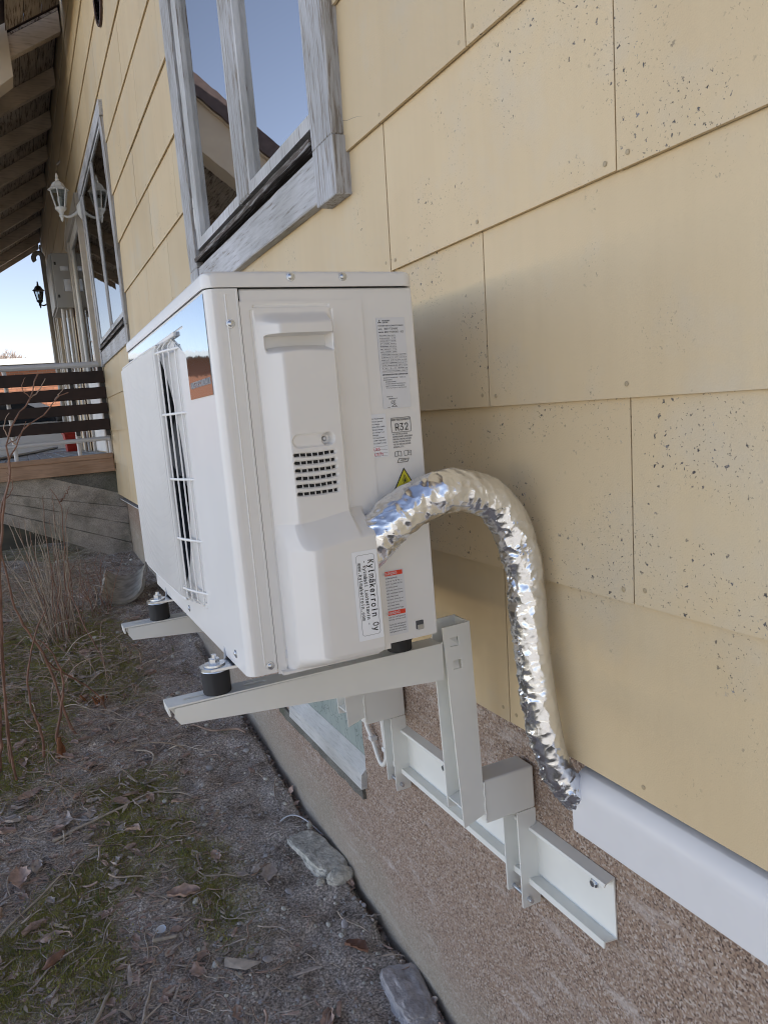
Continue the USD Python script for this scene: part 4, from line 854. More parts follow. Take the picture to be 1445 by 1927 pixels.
# ------------------------------------------------------------------ lamps, meter cabinet
def lantern(loc, m, label, s=1.0, out=.16):
    L = thing('wall_lantern', label, 'lamp', loc)
    c = np.array([-out, 0, 0.0]); n6 = [(math.cos(a), math.sin(a)) for a in np.arange(6) * math.pi / 3 + .3]
    rt_, rb = .075 * s, .042 * s; zt, zb2 = .235 * s, .085 * s
    obj('roof', lathe([(0, zt + .085 * s), (.018 * s, zt + .080 * s), (.045 * s, zt + .062 * s), (.060 * s, zt + .03 * s), (.088 * s, zt + .006 * s), (.092 * s, zt), (.070 * s, zt - .006 * s), (0, zt - .006 * s)], 6, c), m, L)
    obj('finial', lathe([(.012 * s, zt + .078 * s), (.018 * s, zt + .092 * s), (.010 * s, zt + .105 * s), (.014 * s, zt + .118 * s), (.004 * s, zt + .145 * s), (0, zt + .148 * s)], 10, c), m, L, smooth=True)
    for i, (a, b) in enumerate(n6):
        obj('cage_post', cyl(c + [a * rb, b * rb, zb2], c + [a * rt_, b * rt_, zt - .004], .0055 * s, n=6), m, L)
    for i in range(6):
        a, b = n6[i], n6[(i + 1) % 6]; g = .94
        obj('pane', trimesh.Trimesh([c + [a[0] * rb * g, a[1] * rb * g, zb2], c + [b[0] * rb * g, b[1] * rb * g, zb2], c + [b[0] * rt_ * g, b[1] * rt_ * g, zt - .006], c + [a[0] * rt_ * g, a[1] * rt_ * g, zt - .006]], [[0, 1, 2], [0, 2, 3]], process=False), 'lamp_glass', L)
    obj('bulb', lathe([(0, zb2 + .10 * s), (.016 * s, zb2 + .09 * s), (.022 * s, zb2 + .065 * s), (.014 * s, zb2 + .03 * s), (.014 * s, zb2)], 12, c), 'lantern_white', L, smooth=True)
    obj('base', lathe([(0, zb2), (.050 * s, zb2), (.046 * s, zb2 - .016 * s), (.026 * s, zb2 - .035 * s), (.018 * s, zb2 - .055 * s), (.024 * s, zb2 - .07 * s), (.012 * s, zb2 - .09 * s), (.012 * s, zb2 - .105 * s), (0, zb2 - .125 * s)], 12, c), m, L, smooth=30)
    zA = .02 * s
    obj('arm', tube(spline([c + [.012, 0, zA], c + [.05 * s, 0, zA - .012 * s], c + [out - .03, 0, zA + .03 * s], (0, 0, zA + .06 * s)], 14), np.linspace(.009, .016, 14) * s, 8), m, L, smooth=True)
    obj('wall_plate', hull([(-.004, s * .045 * math.cos(a), zA + .05 * s + .075 * s * math.sin(a)) for a in np.linspace(0, 2 * math.pi, 17)] + [(0.0, s * .052 * math.cos(a), zA + .05 * s + .083 * s * math.sin(a)) for a in np.linspace(0, 2 * math.pi, 17)] + [(-.03, s * .02 * math.cos(a), zA + .05 * s + .035 * s * math.sin(a)) for a in np.linspace(0, 2 * math.pi, 9)]), m, L, smooth=40)
    return L
lantern((XW - .004, 6.02, 2.17), 'lantern_white', 'white hexagonal wall lantern on a curved arm beside the porch window', .93, .155)
lantern((XW - .004, 12.3, 2.44), 'lantern_dark', 'dark wall lantern seen against the sky beyond the grey cabinet', 1.0, .15)
cbn = thing('meter_cabinet', 'grey metal electricity cabinet fixed high on the porch wall', 'cabinet')
ca, cbb, cz0, cz1, cxo = 7.70, 8.45, 1.70, 2.25, -.022
obj('body', rbox(cxo, XW - .003, ca, cbb, cz0, cz1, .008), 'cabinet_grey', cbn, smooth=40)
obj('door', rbox(cxo - .022, cxo - .001, ca + .01, cbb - .01, cz0 + .012, cz1 - .012, .006), 'cabinet_grey', cbn, smooth=40)
obj('plate', rbox(cxo + .075, cxo + .155, ca - .006, ca + .004, 2.07, 2.12, .002), 'steel', cbn); obj('plate', rbox(cxo + .095, cxo + .165, ca - .008, ca + .004, 1.86, 1.99, .003), 'steel', cbn)
obj('clip', cat_([rbox(cxo + .02, cxo + .04, ca - .01, ca + .002, zq, zq + .03, .002) for zq in (1.80, 2.13)]), 'lantern_dark', cbn)
for i, (xx, yy_, r_, mm) in enumerate(((.03, 7.80, .017, 'white_pipe'), (.075, 7.85, .011, 'steel'), (.11, 7.80, .013, 'white_pipe'), (.135, 7.76, .008, 'brown_paint'), (.05, 8.1, .02, 'brown_paint'))):
    obj('conduit', cyl((xx, yy_, .195), (xx, yy_, cz0 + .004), r_, n=12), mm, cbn, smooth=40)
obj('feed_cable', tube(spline([(XW - .02, 7.62, 2.25), (XW - .03, 7.70, 2.31), (XW - .02, 7.66, 2.42), (XW - .012, 7.6, 3.1)], 20), .012, 8), 'door_cream', cbn, smooth=True)
obj('downpipe', cat_([tube(spline([(XW - .05, 11.9, 3.12), (XW - .12, 11.9, 3.16), (XW - .17, 11.9, 3.11), (XW - .16, 11.9, 3.04)], 16), .035, 12), tube([(XW - .05, 11.9, 3.12), (XW - .05, 11.9, .2)], .035, 12)]), 'cabinet_grey', None, smooth=40, label='grey pipe with a bent upper end on the far wall', cat='pipe')
fl_ = thing('floodlight', 'small black floodlight on the wall below the dark lantern', 'lamp')
obj('body', rbox(-.005, .07, 9.0, 9.12, 1.88, 1.99, .01), 'lantern_dark', fl_, smooth=40)
obj('arm', cyl((.07, 9.06, 1.93), (XW, 9.06, 1.96), .015, n=10), 'lantern_dark', fl_)
# red tub and white panel on the porch
tub = thing('red_crate', 'red plastic crate on the porch deck behind the railing', 'crate')
obj('body', hull([(x, y, .192 if k else .40) for k in (0, 1) for x in ((-.06, .085) if k else (-.08, .10)) for y in ((8.7, 9.1) if k else (8.65, 9.15))]), 'red_paint', tub)
obj('rim', prism(sbox(-.09, 8.64, .11, 9.16).difference(sbox(-.07, 8.66, .09, 9.14)), .02, 'z', .4005), 'red_paint', tub)
obj('lid', box(-.085, .105, 8.65, 9.15, .4207, .44), 'car_black', tub)

# ------------------------------------------------------------------ beyond the porch: car, brick outbuilding, trees
car = thing('parked_car', 'white car parked beyond the porch, seen between the railing boards', 'car', (1.35, 0, 0))
cg = zbase(15.5) - .05
def csec(y, pts): return [(x, y, z + cg) for x, z in pts]
side_low = [(-3.9, .32), (-3.85, .75), (-3.6, .86), (-.7, .90), (.25, .72), (.42, .55), (.42, .28), (-3.8, .25)]
body = hull(csec(14.7, side_low) + csec(16.4, side_low) + csec(14.62, [(-3.7, .4), (-3.5, .8), (.1, .68), (.25, .35)]) + csec(16.48, [(-3.7, .4), (-3.5, .8), (.1, .68), (.25, .35)]))
cm = man(body)
for wx in (-3.05, -.45): cm = cm - m3.Manifold.cylinder(.55, .34, .34, 32).rotate([90, 0, 0]).translate([wx, 15.05, .32 + cg])
obj('body', tri(cm), 'car_white', car, smooth=30)
cabm = hull(csec(14.72, [(-3.6, .86), (-.75, .90)]) + csec(16.38, [(-3.6, .86), (-.75, .90)]) + csec(14.92, [(-3.3, 1.44), (-1.75, 1.46)]) + csec(16.18, [(-3.3, 1.44), (-1.75, 1.46)]))
obj('cabin', cabm, 'car_white', car, smooth=20)
def quad(a, b, c_, d_, off): return hull([np.array(p) + o for p in (a, b, c_, d_) for o in (np.zeros(3), np.array(off))])
for (x0, x1, x2, x3) in ((-3.25, -2.45, -2.45, -3.12), (-2.36, -1.10, -1.85, -2.36)):
    obj('side_window', quad((x0, 14.722, .94 + cg), (x1, 14.722, .94 + cg), (x2, 14.895, 1.38 + cg), (x3, 14.895, 1.38 + cg), (0, -.012, 0)), 'car_glass', car)
obj('windscreen', quad((-.86, 14.85, .95 + cg), (-.86, 16.25, .95 + cg), (-1.66, 16.08, 1.40 + cg), (-1.66, 15.02, 1.40 + cg), (.016, 0, .012)), 'car_glass', car)
for wx in (-3.05, -.45):
    wh = thing('wheel', parent=car)
    obj('tyre', lathe([(.19, .08), (.30, .09), (.315, .06), (.315, -.06), (.30, -.09), (.19, -.08)], 28, (wx, 14.80, .315 + cg), 'y'), 'car_black', wh, smooth=40)
    obj('rim', lathe([(0, .07), (.05, .075), (.19, .06), (.19, -.06)], 20, (wx, 14.80, .315 + cg), 'y'), 'steel', wh, smooth=30)
obj('headlight', rbox(.05, .34, 14.63, 14.90, .55 + cg, .68 + cg, .03), 'lamp_glass', car)
obj('bumper', rbox(-.1, .46, 14.66, 16.44, .28 + cg, .42 + cg, .05), 'car_black', car, smooth=40)
obj('number_plate', rbox(.455, .468, 15.3, 15.8, .44 + cg, .55 + cg, .004), 'plate_yellow', car)
obj('mirror', rbox(-1.25, -1.02, 14.52, 14.70, .92 + cg, 1.06 + cg, .04), 'car_black', car, smooth=40)

bb = thing('brick_outbuilding', 'low red brick outbuilding with a pale green roof edge behind the car', 'building')
obj('wall', box(-18, 4.5, 25.0, 29, -.2, 2.68), 'mortar', bb)
bi = 0; nbr = 0
for k in range(36):
    z = -.1 + k * .077
    if z + .065 > 2.66: break
    for i in range(18):
        xx = -1.75 + i * .26 + (.13 if k % 2 else 0)
        if nbr >= 300 or z < 1.2: continue
        obj('brick', box(xx, xx + .25, 24.985 + rng.uniform(-.003, .003), 25.0005, z, z + .065), 'brick_red', bb); nbr += 1
st_ = []
for k in range(36):
    z = -.1 + k * .077
    if z + .065 > 2.66: break
    for i in range(-62, 24):
        xx = -1.75 + i * .26 + (.13 if k % 2 else 0)
        if 0 <= i < 18 and z >= 1.2: continue
        if xx > 4.4 or xx < -17.9: continue
        st_.append(box(xx, xx + .25, 24.987, 25.0005, z, z + .065))
obj('brickwork', cat_(st_), 'brick_red', bb, kind='stuff')
obj('roof_edge', box(-18.3, 4.8, 24.5, 29.5, 2.69, 2.83), 'green_roof_edge', bb)
obj('eave_trim', box(-18.3, 4.8, 24.48, 24.499, 2.66, 2.84), 'white_paint', bb)

def bare_tree(loc, h, seed, label, group=None, spread=.5):
    R = random.Random(seed); t = thing('bare_tree', label, 'tree', loc, group=group); tw = []; limbs = []
    def grow(p, d, l, r, lev):
        q_ = p + d * l; mid = p + d * l * .5 + np.array([R.uniform(-1, 1), R.uniform(-1, 1), R.uniform(-.3, .3)]) * l * .05
        (limbs if lev < 3 else tw).append(tube([p, mid, q_], [r, r * .85, r * .7], 6 if lev < 2 else 4 if lev < 4 else 3, caps=False))
        if lev >= 6: return
        for i in range(6 if lev == 0 else 3 if lev < 5 else 5):
            a = np.array([R.gauss(0, 1), R.gauss(0, 1), R.gauss(.25, .7)]); a -= d * (a @ d); a /= np.linalg.norm(a)
            ang = R.uniform(.25, .8) * (1 if i else .5)
            nd = d * math.cos(ang) + a * math.sin(ang); nd[2] += .10; nd /= np.linalg.norm(nd)
            st0 = p + d * l * (1 if i == 0 else R.uniform(.45, 1))
            grow(st0, nd, l * R.uniform(.62, .82), max(r * .62, .011), lev + 1)
    grow(np.array([0., 0, 0]), np.array([0., 0, 1]), h * .27, h * .022, 0)
    obj('trunk', cat_(limbs), 'tree_bark_sunny', t, smooth=True); obj('crown', cat_(tw), 'tree_bark_sunny', t)
bare_tree((-.9, 42, -.2), 6.6, 3, 'bare leafless tree behind the brick outbuilding, at the left edge')
bare_tree((1.75, 52, -.2), 6.0, 9, 'small bare treetop just left of the far house corner')
# evergreen shrub
sh_ = thing('evergreen_shrub', 'small green shrub showing above the outbuilding roof at the left edge', 'shrub', (-1.35, 33, -.2))
obj('trunk', cyl((0, 0, 0), (0, 0, 2.4), .06, .03, n=8), 'tree_bark_sunny', sh_)
lv = []
for i in range(2600):
    a = nr.uniform(0, 2 * math.pi); u = nr.uniform(-1, 1); r_ = .85 * nr.uniform(.5, 1) ** .5
    c_ = np.array([r_ * math.sqrt(1 - u * u) * math.cos(a), r_ * math.sqrt(1 - u * u) * math.sin(a), 2.55 + u * 1.3 * r_ / .85])
    d1 = nr.normal(size=3); d1 /= np.linalg.norm(d1); d2 = np.cross(d1, nr.normal(size=3)); d2 /= np.linalg.norm(d2)
    lv.append([c_ - d2 * .03, c_ + d1 * .12, c_ + d2 * .03])
lv = np.array(lv)
obj('crown', trimesh.Trimesh(lv.reshape(-1, 3), np.arange(len(lv) * 3).reshape(-1, 3), process=False), 'conifer', sh_)

# ------------------------------------------------------------------ things on the ground
def on_ground(x, y, up=0.0): return np.array([x, y, float(gz(np.array([x]), np.array([y]))[0]) + up])
def rock(dims, seed, sub=4, rough=.18, sq=1.0):
    s = trimesh.creation.icosphere(sub, 1.0); v = np.array(s.vertices)
    if sq != 1: v = np.sign(v) * np.abs(v) ** sq; v /= np.maximum(np.abs(v).max(1, keepdims=True) ** .35, .5)
    d = meshkit.fbm(v * 1.3 + seed * 3.1, 4, seed) - .5; d2 = meshkit.fbm(v * 6 + seed, 3, seed + 5) - .5
    v = v * (1 + 2 * rough * d + .10 * d2)[:, None] * np.array(dims)
    return trimesh.Trimesh(v, s.faces, process=False)
def place(m, p, rz=0, rx=0, ry=0):
    T = trimesh.transformations.euler_matrix(rx, ry, rz, 'sxyz'); m.apply_transform(T); m.apply_translation(p); return m
obj('stone', place(rock((.054, .135, .030), 3, 5, .22, .62), on_ground(.150, 1.245, -.002), .12), 'stone_pale', None, smooth=True, label='flat rectangular pale stone lying along the foot of the plinth', cat='stone')
obj('stone', place(rock((.046, .030, .030), 8, 5, .10), on_ground(.172, 1.088, .004), .15), 'stone_pale', None, smooth=True, label='rounded pale stone just in front of the flat rectangular one', cat='stone')
obj('stone', place(rock((.052, .11, .034), 12, 5, .25, .65), on_ground(.160, .600, -.008), -.1), 'stone_grey', None, smooth=True, label='large lilac grey stone half buried at the bottom of the plinth', cat='stone')
obj('stone', place(rock((.028, .04, .03), 17, 4, .25, .7), on_ground(.206, .49, .0), .4), 'stone_grey', None, smooth=True, label='small broken stone at the plinth corner, nearest the bottom edge', cat='stone')
# curved roof tile
th = np.linspace(-1.25, 1.25, 26); le = np.linspace(0, 1, 24)
TH, LE = np.meshgrid(th, le)
def tile_s(r): return np.stack([r * np.sin(TH) * (1 + .1 * LE), (LE - .5) * .60, r * (1 - np.cos(TH))], -1)
a_, b_2 = tile_s(.16), tile_s(.142) + [0, 0, .018]
Va = np.vstack([a_.reshape(-1, 3), b_2.reshape(-1, 3)]); g1 = grid_mesh(a_[..., 0], a_[..., 1], a_[..., 2]); g2 = grid_mesh(b_2[..., 0], b_2[..., 1], b_2[..., 2])
nn = len(g1.vertices); h_, w_ = TH.shape; idx = np.arange(nn).reshape(h_, w_)
loop = np.r_[idx[0, :], idx[1:, -1], idx[-1, -2::-1], idx[-2:0:-1, 0]]
rimf = []
for i in range(len(loop)):
    a, b = loop[i], loop[(i + 1) % len(loop)]; rimf += [[a, b, b + nn], [a, b + nn, a + nn]]
tl = trimesh.Trimesh(Va, np.vstack([g1.faces[:, ::-1], g2.faces + nn, rimf]), process=False)
tl = jit(tl, .006, 9, 4)
tl = place(tl, on_ground(-.005, 4.35, .05), math.radians(-12), math.radians(6), math.radians(-14))
obj('roof_tile', tl, 'clay_tile', None, smooth=35, label='curved grey clay roof tile lying in the soil near the porch', cat='roof tile')
# thin white wire by the flat stone
obj('wire', tube(spline([on_ground(.10, 1.47, .008), on_ground(.15, 1.455, .02), on_ground(.195, 1.40, .022), on_ground(.225, 1.33, .03)], 20), .0024, 6), 'white_bit', None, smooth=True, label='thin white curved wire lying above the flat stone', cat='wire')

# bare shrubs ------------------------------------------------------
def wig(P, n, amt, seed):
    Q = spline(P, n); R = np.random.default_rng(seed); w = R.normal(size=(n, 3)) * amt; w[0] = w[-1] = 0
    return Q + w
big = thing('bare_shrub', 'tall leafless shrub with reddish stems at the left edge', 'shrub')
stems = [([(-.572, 2.3, -.945), (-.56, 2.3, -.80), (-.525, 2.3, -.655), (-.53, 2.3, -.57), (-.548, 2.3, -.507), (-.595, 2.3, -.445)], .0085, .003),
         ([(-.634, 2.3, -.935), (-.645, 2.3, -.75), (-.656, 2.3, -.639), (-.628, 2.3, -.503), (-.586, 2.3, -.39), (-.553, 2.3, -.336)], .007, .003),
         ([(-.50, 2.45, -.93), (-.56, 2.5, -.65), (-.579, 2.5, -.571), (-.653, 2.5, -.379), (-.675, 2.5, -.208), (-.682, 2.5, -.086), (-.67, 2.5, .08)], .0075, .004),
         ([(-.80, 2.3, -.95), (-.75, 2.3, -.5), (-.70, 2.3, -.153), (-.657, 2.3, .032), (-.635, 2.3, .136), (-.60, 2.3, .254), (-.601, 2.3, .348), (-.578, 2.3, .404), (-.542, 2.3, .463), (-.49, 2.3, .521), (-.473, 2.3, .578), (-.453, 2.3, .612)], .009, .003),
         ([(-.76, 2.35, -.95), (-.72, 2.35, -.4), (-.673, 2.35, -.014), (-.64, 2.35, .134), (-.606, 2.35, .23), (-.60, 2.35, .288), (-.564, 2.35, .34), (-.544, 2.35, .389), (-.515, 2.35, .418), (-.457, 2.35, .445), (-.403, 2.35, .509), (-.348, 2.35, .535)], .008, .0025),
         ([(-.403, 2.35, .509), (-.38, 2.35, .535), (-.358, 2.35, .562)], .003, .0015), ([(-.49, 2.3, .521), (-.455, 2.3, .55), (-.429, 2.3, .592)], .0032, .0015),
         ([(-.564, 2.35, .34), (-.60, 2.36, .42), (-.575, 2.36, .47)], .003, .0014), ([(-.601, 2.3, .348), (-.57, 2.28, .36), (-.52, 2.28, .43)], .0028, .0013),
         ([(-.635, 2.3, .136), (-.60, 2.29, .18), (-.615, 2.29, .24)], .0026, .0012), ([(-.49, 2.3, .521), (-.515, 2.3, .56), (-.50, 2.3, .60)], .0026, .0012),
         ([(-.74, 2.2, -.96), (-.735, 2.2, -.6), (-.70, 2.2, -.2), (-.69, 2.2, .02)], .006, .003), ([(-.58, 2.5, -.56), (-.50, 2.6, -.70), (-.44, 2.62, -.76), (-.36, 2.62, -.90)], .005, .004)]
for i, (P, r0, r1) in enumerate(stems):
    n = max(10, len(P) * 4); Q = wig(P, n, .0016, i)
    rr2 = .8 * np.linspace(r0, r1, n) * (1 + .12 * np.sin(np.arange(n) * 1.9))
    obj('stem', tube(Q, rr2, 8), 'bark_red' if i not in (5, 6, 7) else 'bark_twig', big, smooth=True)
stp = thing('pruned_stump', 'short orange brown stub of a cut shrub stem in the litter', 'stump')
for i, (a, b) in enumerate(((-.578, 2.29), (-.565, 2.31))):
    p = on_ground(a, b, -.02); obj('stub', tube([p, p + [.004, 0, .05], p + [.010 - .012 * i, .004, .105 - .03 * i]], [.013, .011, .007], 7), 'stump_orange', stp)
def canes(label, cx, cy, n, hlo, hhi, seed, lean, m, rad=.06, th_=.003):
    t = thing('bare_shrub', label, 'shrub'); R = random.Random(seed)
    for i in range(n):
        x0, y0 = cx + R.gauss(0, rad), cy + R.gauss(0, rad * .8); h = R.uniform(hlo, hhi) * (1 if R.random() > .25 else .45)
        dx = R.gauss(lean, .11) * h + (x0 - cx) * 1.2; dy = R.gauss(0, .14) * h; p = on_ground(x0, y0, -.03)
        P = [p, p + [dx * .3 + R.gauss(0, .008), dy * .3, h * .35], p + [dx * .65 + R.gauss(0, .014), dy * .65, h * .7], p + [dx, dy, h]]
        r0 = R.uniform(.6, 1.25) * th_
        me = [tube(wig(P, 12, .0022, seed * 100 + i), np.linspace(r0, r0 * .5, 12), 5)]
        for j in range(R.choice((0, 1, 1, 2))):
            k = R.uniform(.45, .9); b = p + np.array([dx, dy, h]) * k; e = b + [R.uniform(-.07, .07), R.uniform(-.04, .04), R.uniform(.04, .12)]
            me.append(tube([b, (b + e) / 2 + [R.gauss(0, .006), 0, 0], e], [r0 * .6, r0 * .5, r0 * .3], 4))
        obj('cane', cat_(me), m if R.random() > .22 else 'bark_red', t, smooth=True)
    return t
c1 = canes('clump of many thin leafless canes in front of the dark space under the porch', -.465, 3.70, 60, .42, .88, 5, -.06, 'cane_grey', .055)
for P in ([(-.452, 3.7, -.86), (-.432, 3.7, -.644), (-.421, 3.7, -.424), (-.399, 3.7, -.209), (-.393, 3.7, -.008), (-.433, 3.7, .073)], [(-.393, 3.7, -.008), (-.36, 3.7, .03), (-.328, 3.7, .076)], [(-.30, 3.1, -.92), (-.38, 3.3, -.62), (-.40, 3.5, -.40), (-.37, 3.55, -.36)]):
    obj('cane', tube(wig(P, 18, .004, 77), np.linspace(.0048, .002, 18), 6), 'bark_red', c1, smooth=True)
canes('small clump of short reddish canes left of the clay roof tile', -.235, 4.05, 14, .28, .46, 8, -.03, 'bark_red', .035, .0028)
canes('sparse low twigs with curved stems in the litter before the cane clump', -.33, 2.95, 9, .14, .34, 15, -.05, 'bark_twig', .10, .0022)
ct = thing('pruned_stump', 'cluster of short orange brown cut stubs on the moss', 'stump')
for i in range(9):
    p = on_ground(-.385 + rng.gauss(0, .028), 2.70 + rng.gauss(0, .03), -.02); d_ = np.array([rng.gauss(0, .02), rng.gauss(0, .02), rng.uniform(.035, .075)])
    obj('stub', tube([p, p + d_ * .6, p + d_], [.007, .006, .0045], 6), 'stump_orange', ct)

# individual sticks
def stick(label, a, b, r, m='stick_pale', bend=.02, seed=0, up=.012, g=None):
    A, B = on_ground(*a, up), on_ground(*b, up); R = np.random.default_rng(seed); L = np.linalg.norm(B - A)
    P = np.array([A + (B - A) * t for t in np.linspace(0, 1, 7)]); P[1:-1] += R.normal(size=(5, 3)) * bend * L * [.5, .5, .12]
    P[:, 2] = np.maximum(P[:, 2], gz(P[:, 0], P[:, 1]) + r * .6)
    Q = spline(P, 20); obj('stick', tube(Q, np.linspace(r, r * .7, 20) * (1 + .1 * np.sin(np.arange(20) * 2.3)), 7), m, None, smooth=True, label=label, cat='stick')
stick('long thin pale stick reaching in from the left edge over the moss', (-.85, 1.25), (-.585, 1.555), .0042, seed=1)
stick('thick pale stick pointing right on the green moss', (-.632, 1.724), (-.372, 1.797), .0055, seed=2, bend=.01)
stick('bent pale twig on bare soil right of the moss', (-.289, 2.188), (-.207, 1.636), .0036, seed=3, bend=.06)
stick('short thick pale stick on the litter beside the white shell', (-.40, 1.095), (-.335, 1.085), .006, seed=4, bend=.01)
stick('pale stick lying across the litter near the bottom left corner', (-.62, .80), (-.53, .98), .0055, seed=5, bend=.01)
stick('thin grey twig standing out on the litter by the bottom edge', (-.47, .83), (-.42, .97), .004, 'straw', seed=6)
stick('short cut pale twig end lying right of the orange stub', (-.345, 1.99), (-.318, 1.93), .005, seed=7, bend=.01)
# red bark, white shell, short log
obj('bark_piece', place(jit(rock((.014, .038, .010), 41, 3, .25), .003, 60), on_ground(-.655, 1.155, .012), -.9), 'bark_red', None, smooth=True, label='reddish brown curled bark piece near the bottom left', cat='bark')
sh2 = np.array([[.5 * u * 1.0, w * .5 * math.sqrt(max(0, 1 - u * u)) * .8, .10 * (u * u + w * w)] for w in np.linspace(-1, 1, 9) for u in np.linspace(-1, 1, 13)]) * .034
obj('shell', place(grid_mesh(sh2[:, 0].reshape(9, 13), sh2[:, 1].reshape(9, 13), sh2[:, 2].reshape(9, 13)), on_ground(-.372, 1.131, .014), .9, .25), 'white_bit', None, smooth=True, label='small pale blue white shell lying on the litter', cat='shell')
lg = on_ground(-.80, 1.43, .015)
obj('branch', tube([lg + [-.2, .05, .01], lg + [-.05, .0, .006], lg + [.012, -.01, .0]], [.022, .020, .017], 10), 'bark_twig', None, smooth=40, label='thick cut branch end poking in at the left edge', cat='branch')
def leaf_mesh(seed, L=.05, W=.03):
    R = np.random.default_rng(seed); n, k = 11, 7
    U, Wd = np.meshgrid(np.linspace(0, 1, n), np.linspace(-1, 1, k))
    lob = 1 + .22 * np.sin(U * 19 + seed) * (np.abs(Wd) > .5)
    x_ = (U - .5) * L; y_ = Wd * W * .5 * np.sin(np.pi * np.clip(U, .03, .97)) ** .7 * lob
    z_ = .012 * (meshkit.fbm(np.stack([U * 3, Wd * 1.5, U * 0 + seed], -1), 3, seed) - .5) + .006 * Wd ** 2 * R.uniform(-1, 1.6) + .01 * (U - .5) ** 2 * R.uniform(-2, 2)
    return grid_mesh(x_, y_, z_ * L / .05)
lfl = [((-.048, 1.269), 'lone pale grey dead leaf on dark soil', 'dead_leaf_grey', .045), ((-.735, 1.567), 'large brown dead leaf at the left edge on the moss', 'dead_leaf', .10), ((-.70, 2.05), 'broad brown dead leaf lying left of the orange stub', 'dead_leaf', .085),
       ((-.39, 1.83), 'brown dead leaf beside the thick pale stick', 'dead_leaf', .07), ((-.10, 1.24), 'curled brown dead leaf on the grey soil left of the rounded stone', 'dead_leaf_grey', .05), ((-.31, .93), 'ragged brown dead leaf standing up in the litter near the bottom', 'dead_leaf', .06), ((.10, .80), 'long brown curled leaf lying on gravelly soil near the lilac stone', 'bark_red', .07)]
for i, (p, lb, m_, L) in enumerate(lfl):
    obj('dead_leaf', place(leaf_mesh(i + 3, L, L * .62), on_ground(*p, .016), rng.uniform(0, 6), rng.uniform(-.25, .25), rng.uniform(-.25, .25)), m_, None, smooth=True, label=lb, cat='leaf')

# ------------------------------------------------------------------ stuff: pebbles, litter, moss, grass
def scatter(name, protos, pts, scales, label, cat_n, tilt=.3, up=0.0, seed=0, yaw=None):
    R = np.random.default_rng(seed); pi = UsdGeom.PointInstancer.Define(stage, '/World/' + name); tgt = []
    for i, (me, m_, sm) in enumerate(protos):
        pth = f'/World/{name}/piece' + (f'_{i:03d}' if i else ''); usdkit.mesh(stage, pth, me, MAT[m_], smooth=sm); tgt.append(pth)
    pi.CreatePrototypesRel().SetTargets([Sdf.Path(t) for t in tgt])
    n = len(pts); pi.CreateProtoIndicesAttr(Vt.IntArray.FromNumpy(R.integers(0, len(protos), n).astype(np.int32)))
    P = np.column_stack([pts, gz(pts[:, 0], pts[:, 1]) + up * scales]); pi.CreatePositionsAttr(Vt.Vec3fArray.FromNumpy(P.astype(np.float32)))
    pi.CreateScalesAttr(Vt.Vec3fArray.FromNumpy(np.repeat(scales[:, None], 3, 1).astype(np.float32)))
    qs = []
    yw = R.uniform(0, 2 * math.pi, n) if yaw is None else yaw(R, n)
    for a, b, c_ in zip(yw, R.normal(0, tilt, n), R.normal(0, tilt, n)):
        qq = trimesh.transformations.quaternion_from_euler(b, c_, a); qs.append(Gf.Quath(*[float(t) for t in qq]))
    pi.CreateOrientationsAttr(Vt.QuathArray(qs))
    tag(pi.GetPrim(), label, cat_n, kind='stuff'); return pi
R0 = np.random.default_rng(11)
def sample(n, x0, x1, y0, y1, f, seed):
    R = np.random.default_rng(seed); p = np.column_stack([R.uniform(x0, x1, n * 4), y0 + (y1 - y0) * R.uniform(0, 1, n * 4) ** 1.35]); keep = R.uniform(0, 1, n * 4) < f(p[:, 0], p[:, 1]); return p[keep][:n]
peb = [(rock((.0042, .0034, .0020), 60 + i, 1, .45), 'pebble' if i % 3 else 'stone_grey', True) for i in range(5)] + [(rock((.006, .005, .004), 80, 1, .3), 'stone_pale', True)]
pp = sample(15000, -1.0, .205, .05, 6.2, lambda x, y: np.clip(.12 + .88 * sstep(-.42, -.08, x + .12 * (y < .95)) + .5 * (y > 4.6), 0, 1), 21)
scatter('gravel', peb, pp, np.exp(R0.normal(-.75, .6, len(pp))), 'small grey pebbles and grit scattered over the bare soil', 'gravel', .5, .0012, 1)
def twig(seed, L, r, m):
    R = np.random.default_rng(seed); P = np.array([[t * L, 0, 0] for t in np.linspace(-.5, .5, 5)]) + R.normal(size=(5, 3)) * L * [.02, .035, .02]
    return (tube(spline(P, 9), np.linspace(r, r * .6, 9), 4), m, True)
tw = [twig(100 + i, .09 + .03 * (i % 3), .0018 + .0007 * (i % 2), ('straw', 'dead_leaf_grey', 'bark_twig', 'dead_leaf', 'cane_grey')[i % 5]) for i in range(8)]
tw += [(hull(np.column_stack([np.random.default_rng(i).uniform(-.03, .03, 8), np.random.default_rng(i + 1).uniform(-.006, .006, 8), np.random.default_rng(i + 2).uniform(0, .003, 8)])), ('straw', 'dead_leaf_grey', 'dead_leaf')[i % 3], False) for i in range(7)]
tp_ = sample(44000, -1.3, .19, .05, 6.0, lambda x, y: np.clip(sstep(.02, -.32, x) * .95 + .10 + .25 * (y > 2.4) * (x < .1), 0, 1), 31)
scatter('twig_litter', tw, tp_, np.exp(R0.normal(-1.0, .5, len(tp_))), 'grey brown litter of dead grass stalks and twigs over the garden soil', 'litter', .16, .0045, 2)
lf = [(leaf_mesh(200 + i, .045 + .012 * (i % 3), .03), ('dead_leaf', 'dead_leaf_grey', 'dead_leaf')[i % 3], True) for i in range(6)]
lp = sample(1500, -1.3, .15, .2, 5.6, lambda x, y: np.clip(sstep(.0, -.4, x) * (.3 + .7 * sstep(.6, -.6, x * 0 + np.abs(y - 2.6) - 1.2)) + .05, 0, 1), 41)
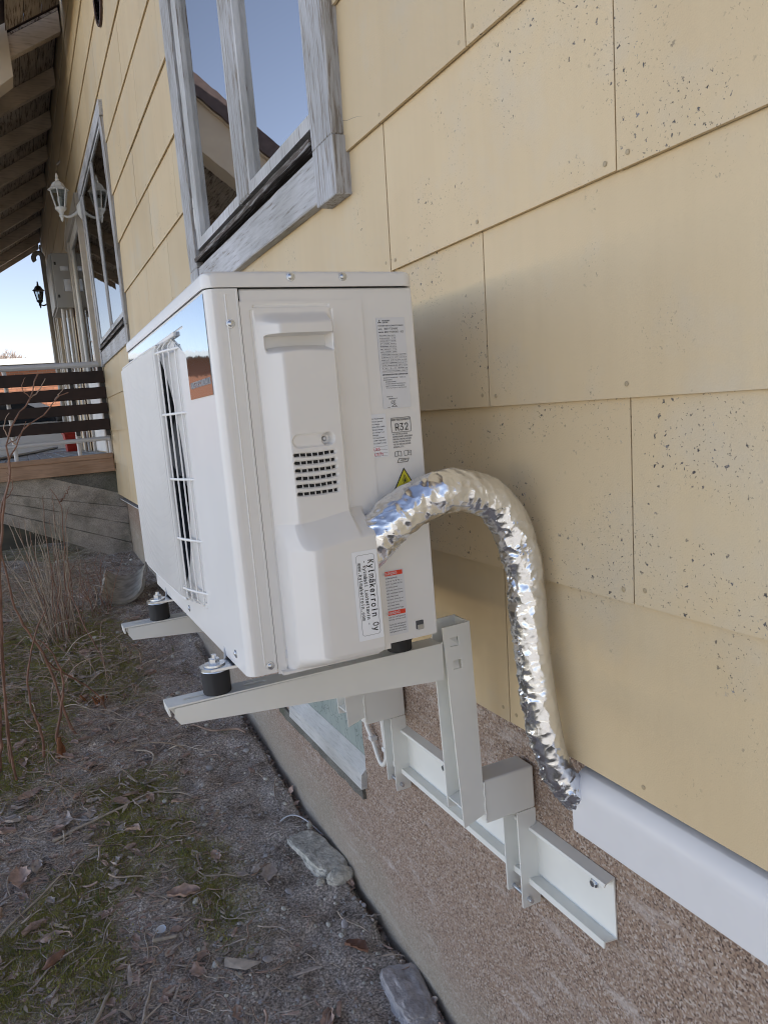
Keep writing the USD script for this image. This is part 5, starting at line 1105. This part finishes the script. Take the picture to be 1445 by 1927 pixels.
scatter('leaf_litter', lf, lp, np.exp(R0.normal(-.5, .4, len(lp))), 'brown dead leaves strewn among the moss and stalks', 'leaves', .16, .004, 3)
edge_l = np.column_stack([np.random.default_rng(5).uniform(.188, .222, 260), np.random.default_rng(6).uniform(.3, 2.6, 260)])
scatter('edge_litter', lf[:3] + tw[-3:] + tw[:2], edge_l, np.random.default_rng(7).uniform(.45, .95, 260), 'dark dead leaves gathered in the gap along the plinth', 'leaves', .6, .006, 4)
def tuft(seed, n, h, spread, w, m):
    R = np.random.default_rng(seed); V = []; F = []
    for i in range(n):
        a = R.uniform(0, 6.28); b = np.array([R.normal(0, spread), R.normal(0, spread), 0]); d_ = np.array([math.cos(a), math.sin(a), 0]); s = np.array([-d_[1], d_[0], 0]) * w
        hh = h * R.uniform(.5, 1.1); o = R.uniform(.2, .8) * hh; k = len(V)
        V += [b - s, b + s, b + d_ * o * .4 + [0, 0, hh * .65] - s * .6, b + d_ * o * .4 + [0, 0, hh * .65] + s * .6, b + d_ * o + [0, 0, hh]]; F += [[k, k + 1, k + 3], [k, k + 3, k + 2], [k + 2, k + 3, k + 4]]
    return (trimesh.Trimesh(V, F, process=False), m, False)
ms = [tuft(300 + i, 30, .0065, .013, .0010, 'moss_green' if i < 4 else 'moss_brown') for i in range(6)]
mp_ = sample(20000, -1.2, .12, .7, 4.2, lambda x, y: green_of(x, y) ** 1.3, 51)
scatter('moss', ms, mp_, np.exp(R0.normal(-.2, .3, len(mp_))), 'patches of green and tan moss on the garden soil', 'moss', .2, -.001, 5)
gs = [tuft(400 + i, 8, .042, .010, .0010, 'grass_green' if i < 2 else 'straw') for i in range(4)]
gp_ = sample(330, -1.0, .12, .9, 4.6, lambda x, y: np.clip(green_of(x, y) * .5 + .30 * (x > -.32) * (y > 1.9) * (x < .1), 0, 1), 61)
scatter('grass', gs, gp_, np.exp(R0.normal(-.35, .35, len(gp_))), 'thin sparse grass blades growing through the litter', 'grass', .3, -.002, 6)

dsk = [(tube(spline([(0, 0, 0), (.06, .01, .05), (.13, -.005, .075), (.22, .01, .07)], 9) * [1, 1, .5 + .5 * (i % 3)], np.linspace(.0019, .001, 9), 4), ('straw', 'cane_grey', 'bark_twig')[i % 3], True) for i in range(5)]
dp = sample(800, -1.2, .0, 1.9, 5.6, lambda x, y: np.clip(.25 + .75 * (y > 2.6) * sstep(-.05, -.3, x), 0, 1), 71)
scatter('dry_stalks', dsk, dp, np.exp(R0.normal(-.25, .35, len(dp))), 'tangle of dry fallen stalks over the litter below the porch', 'stalks', .22, .004, 8)
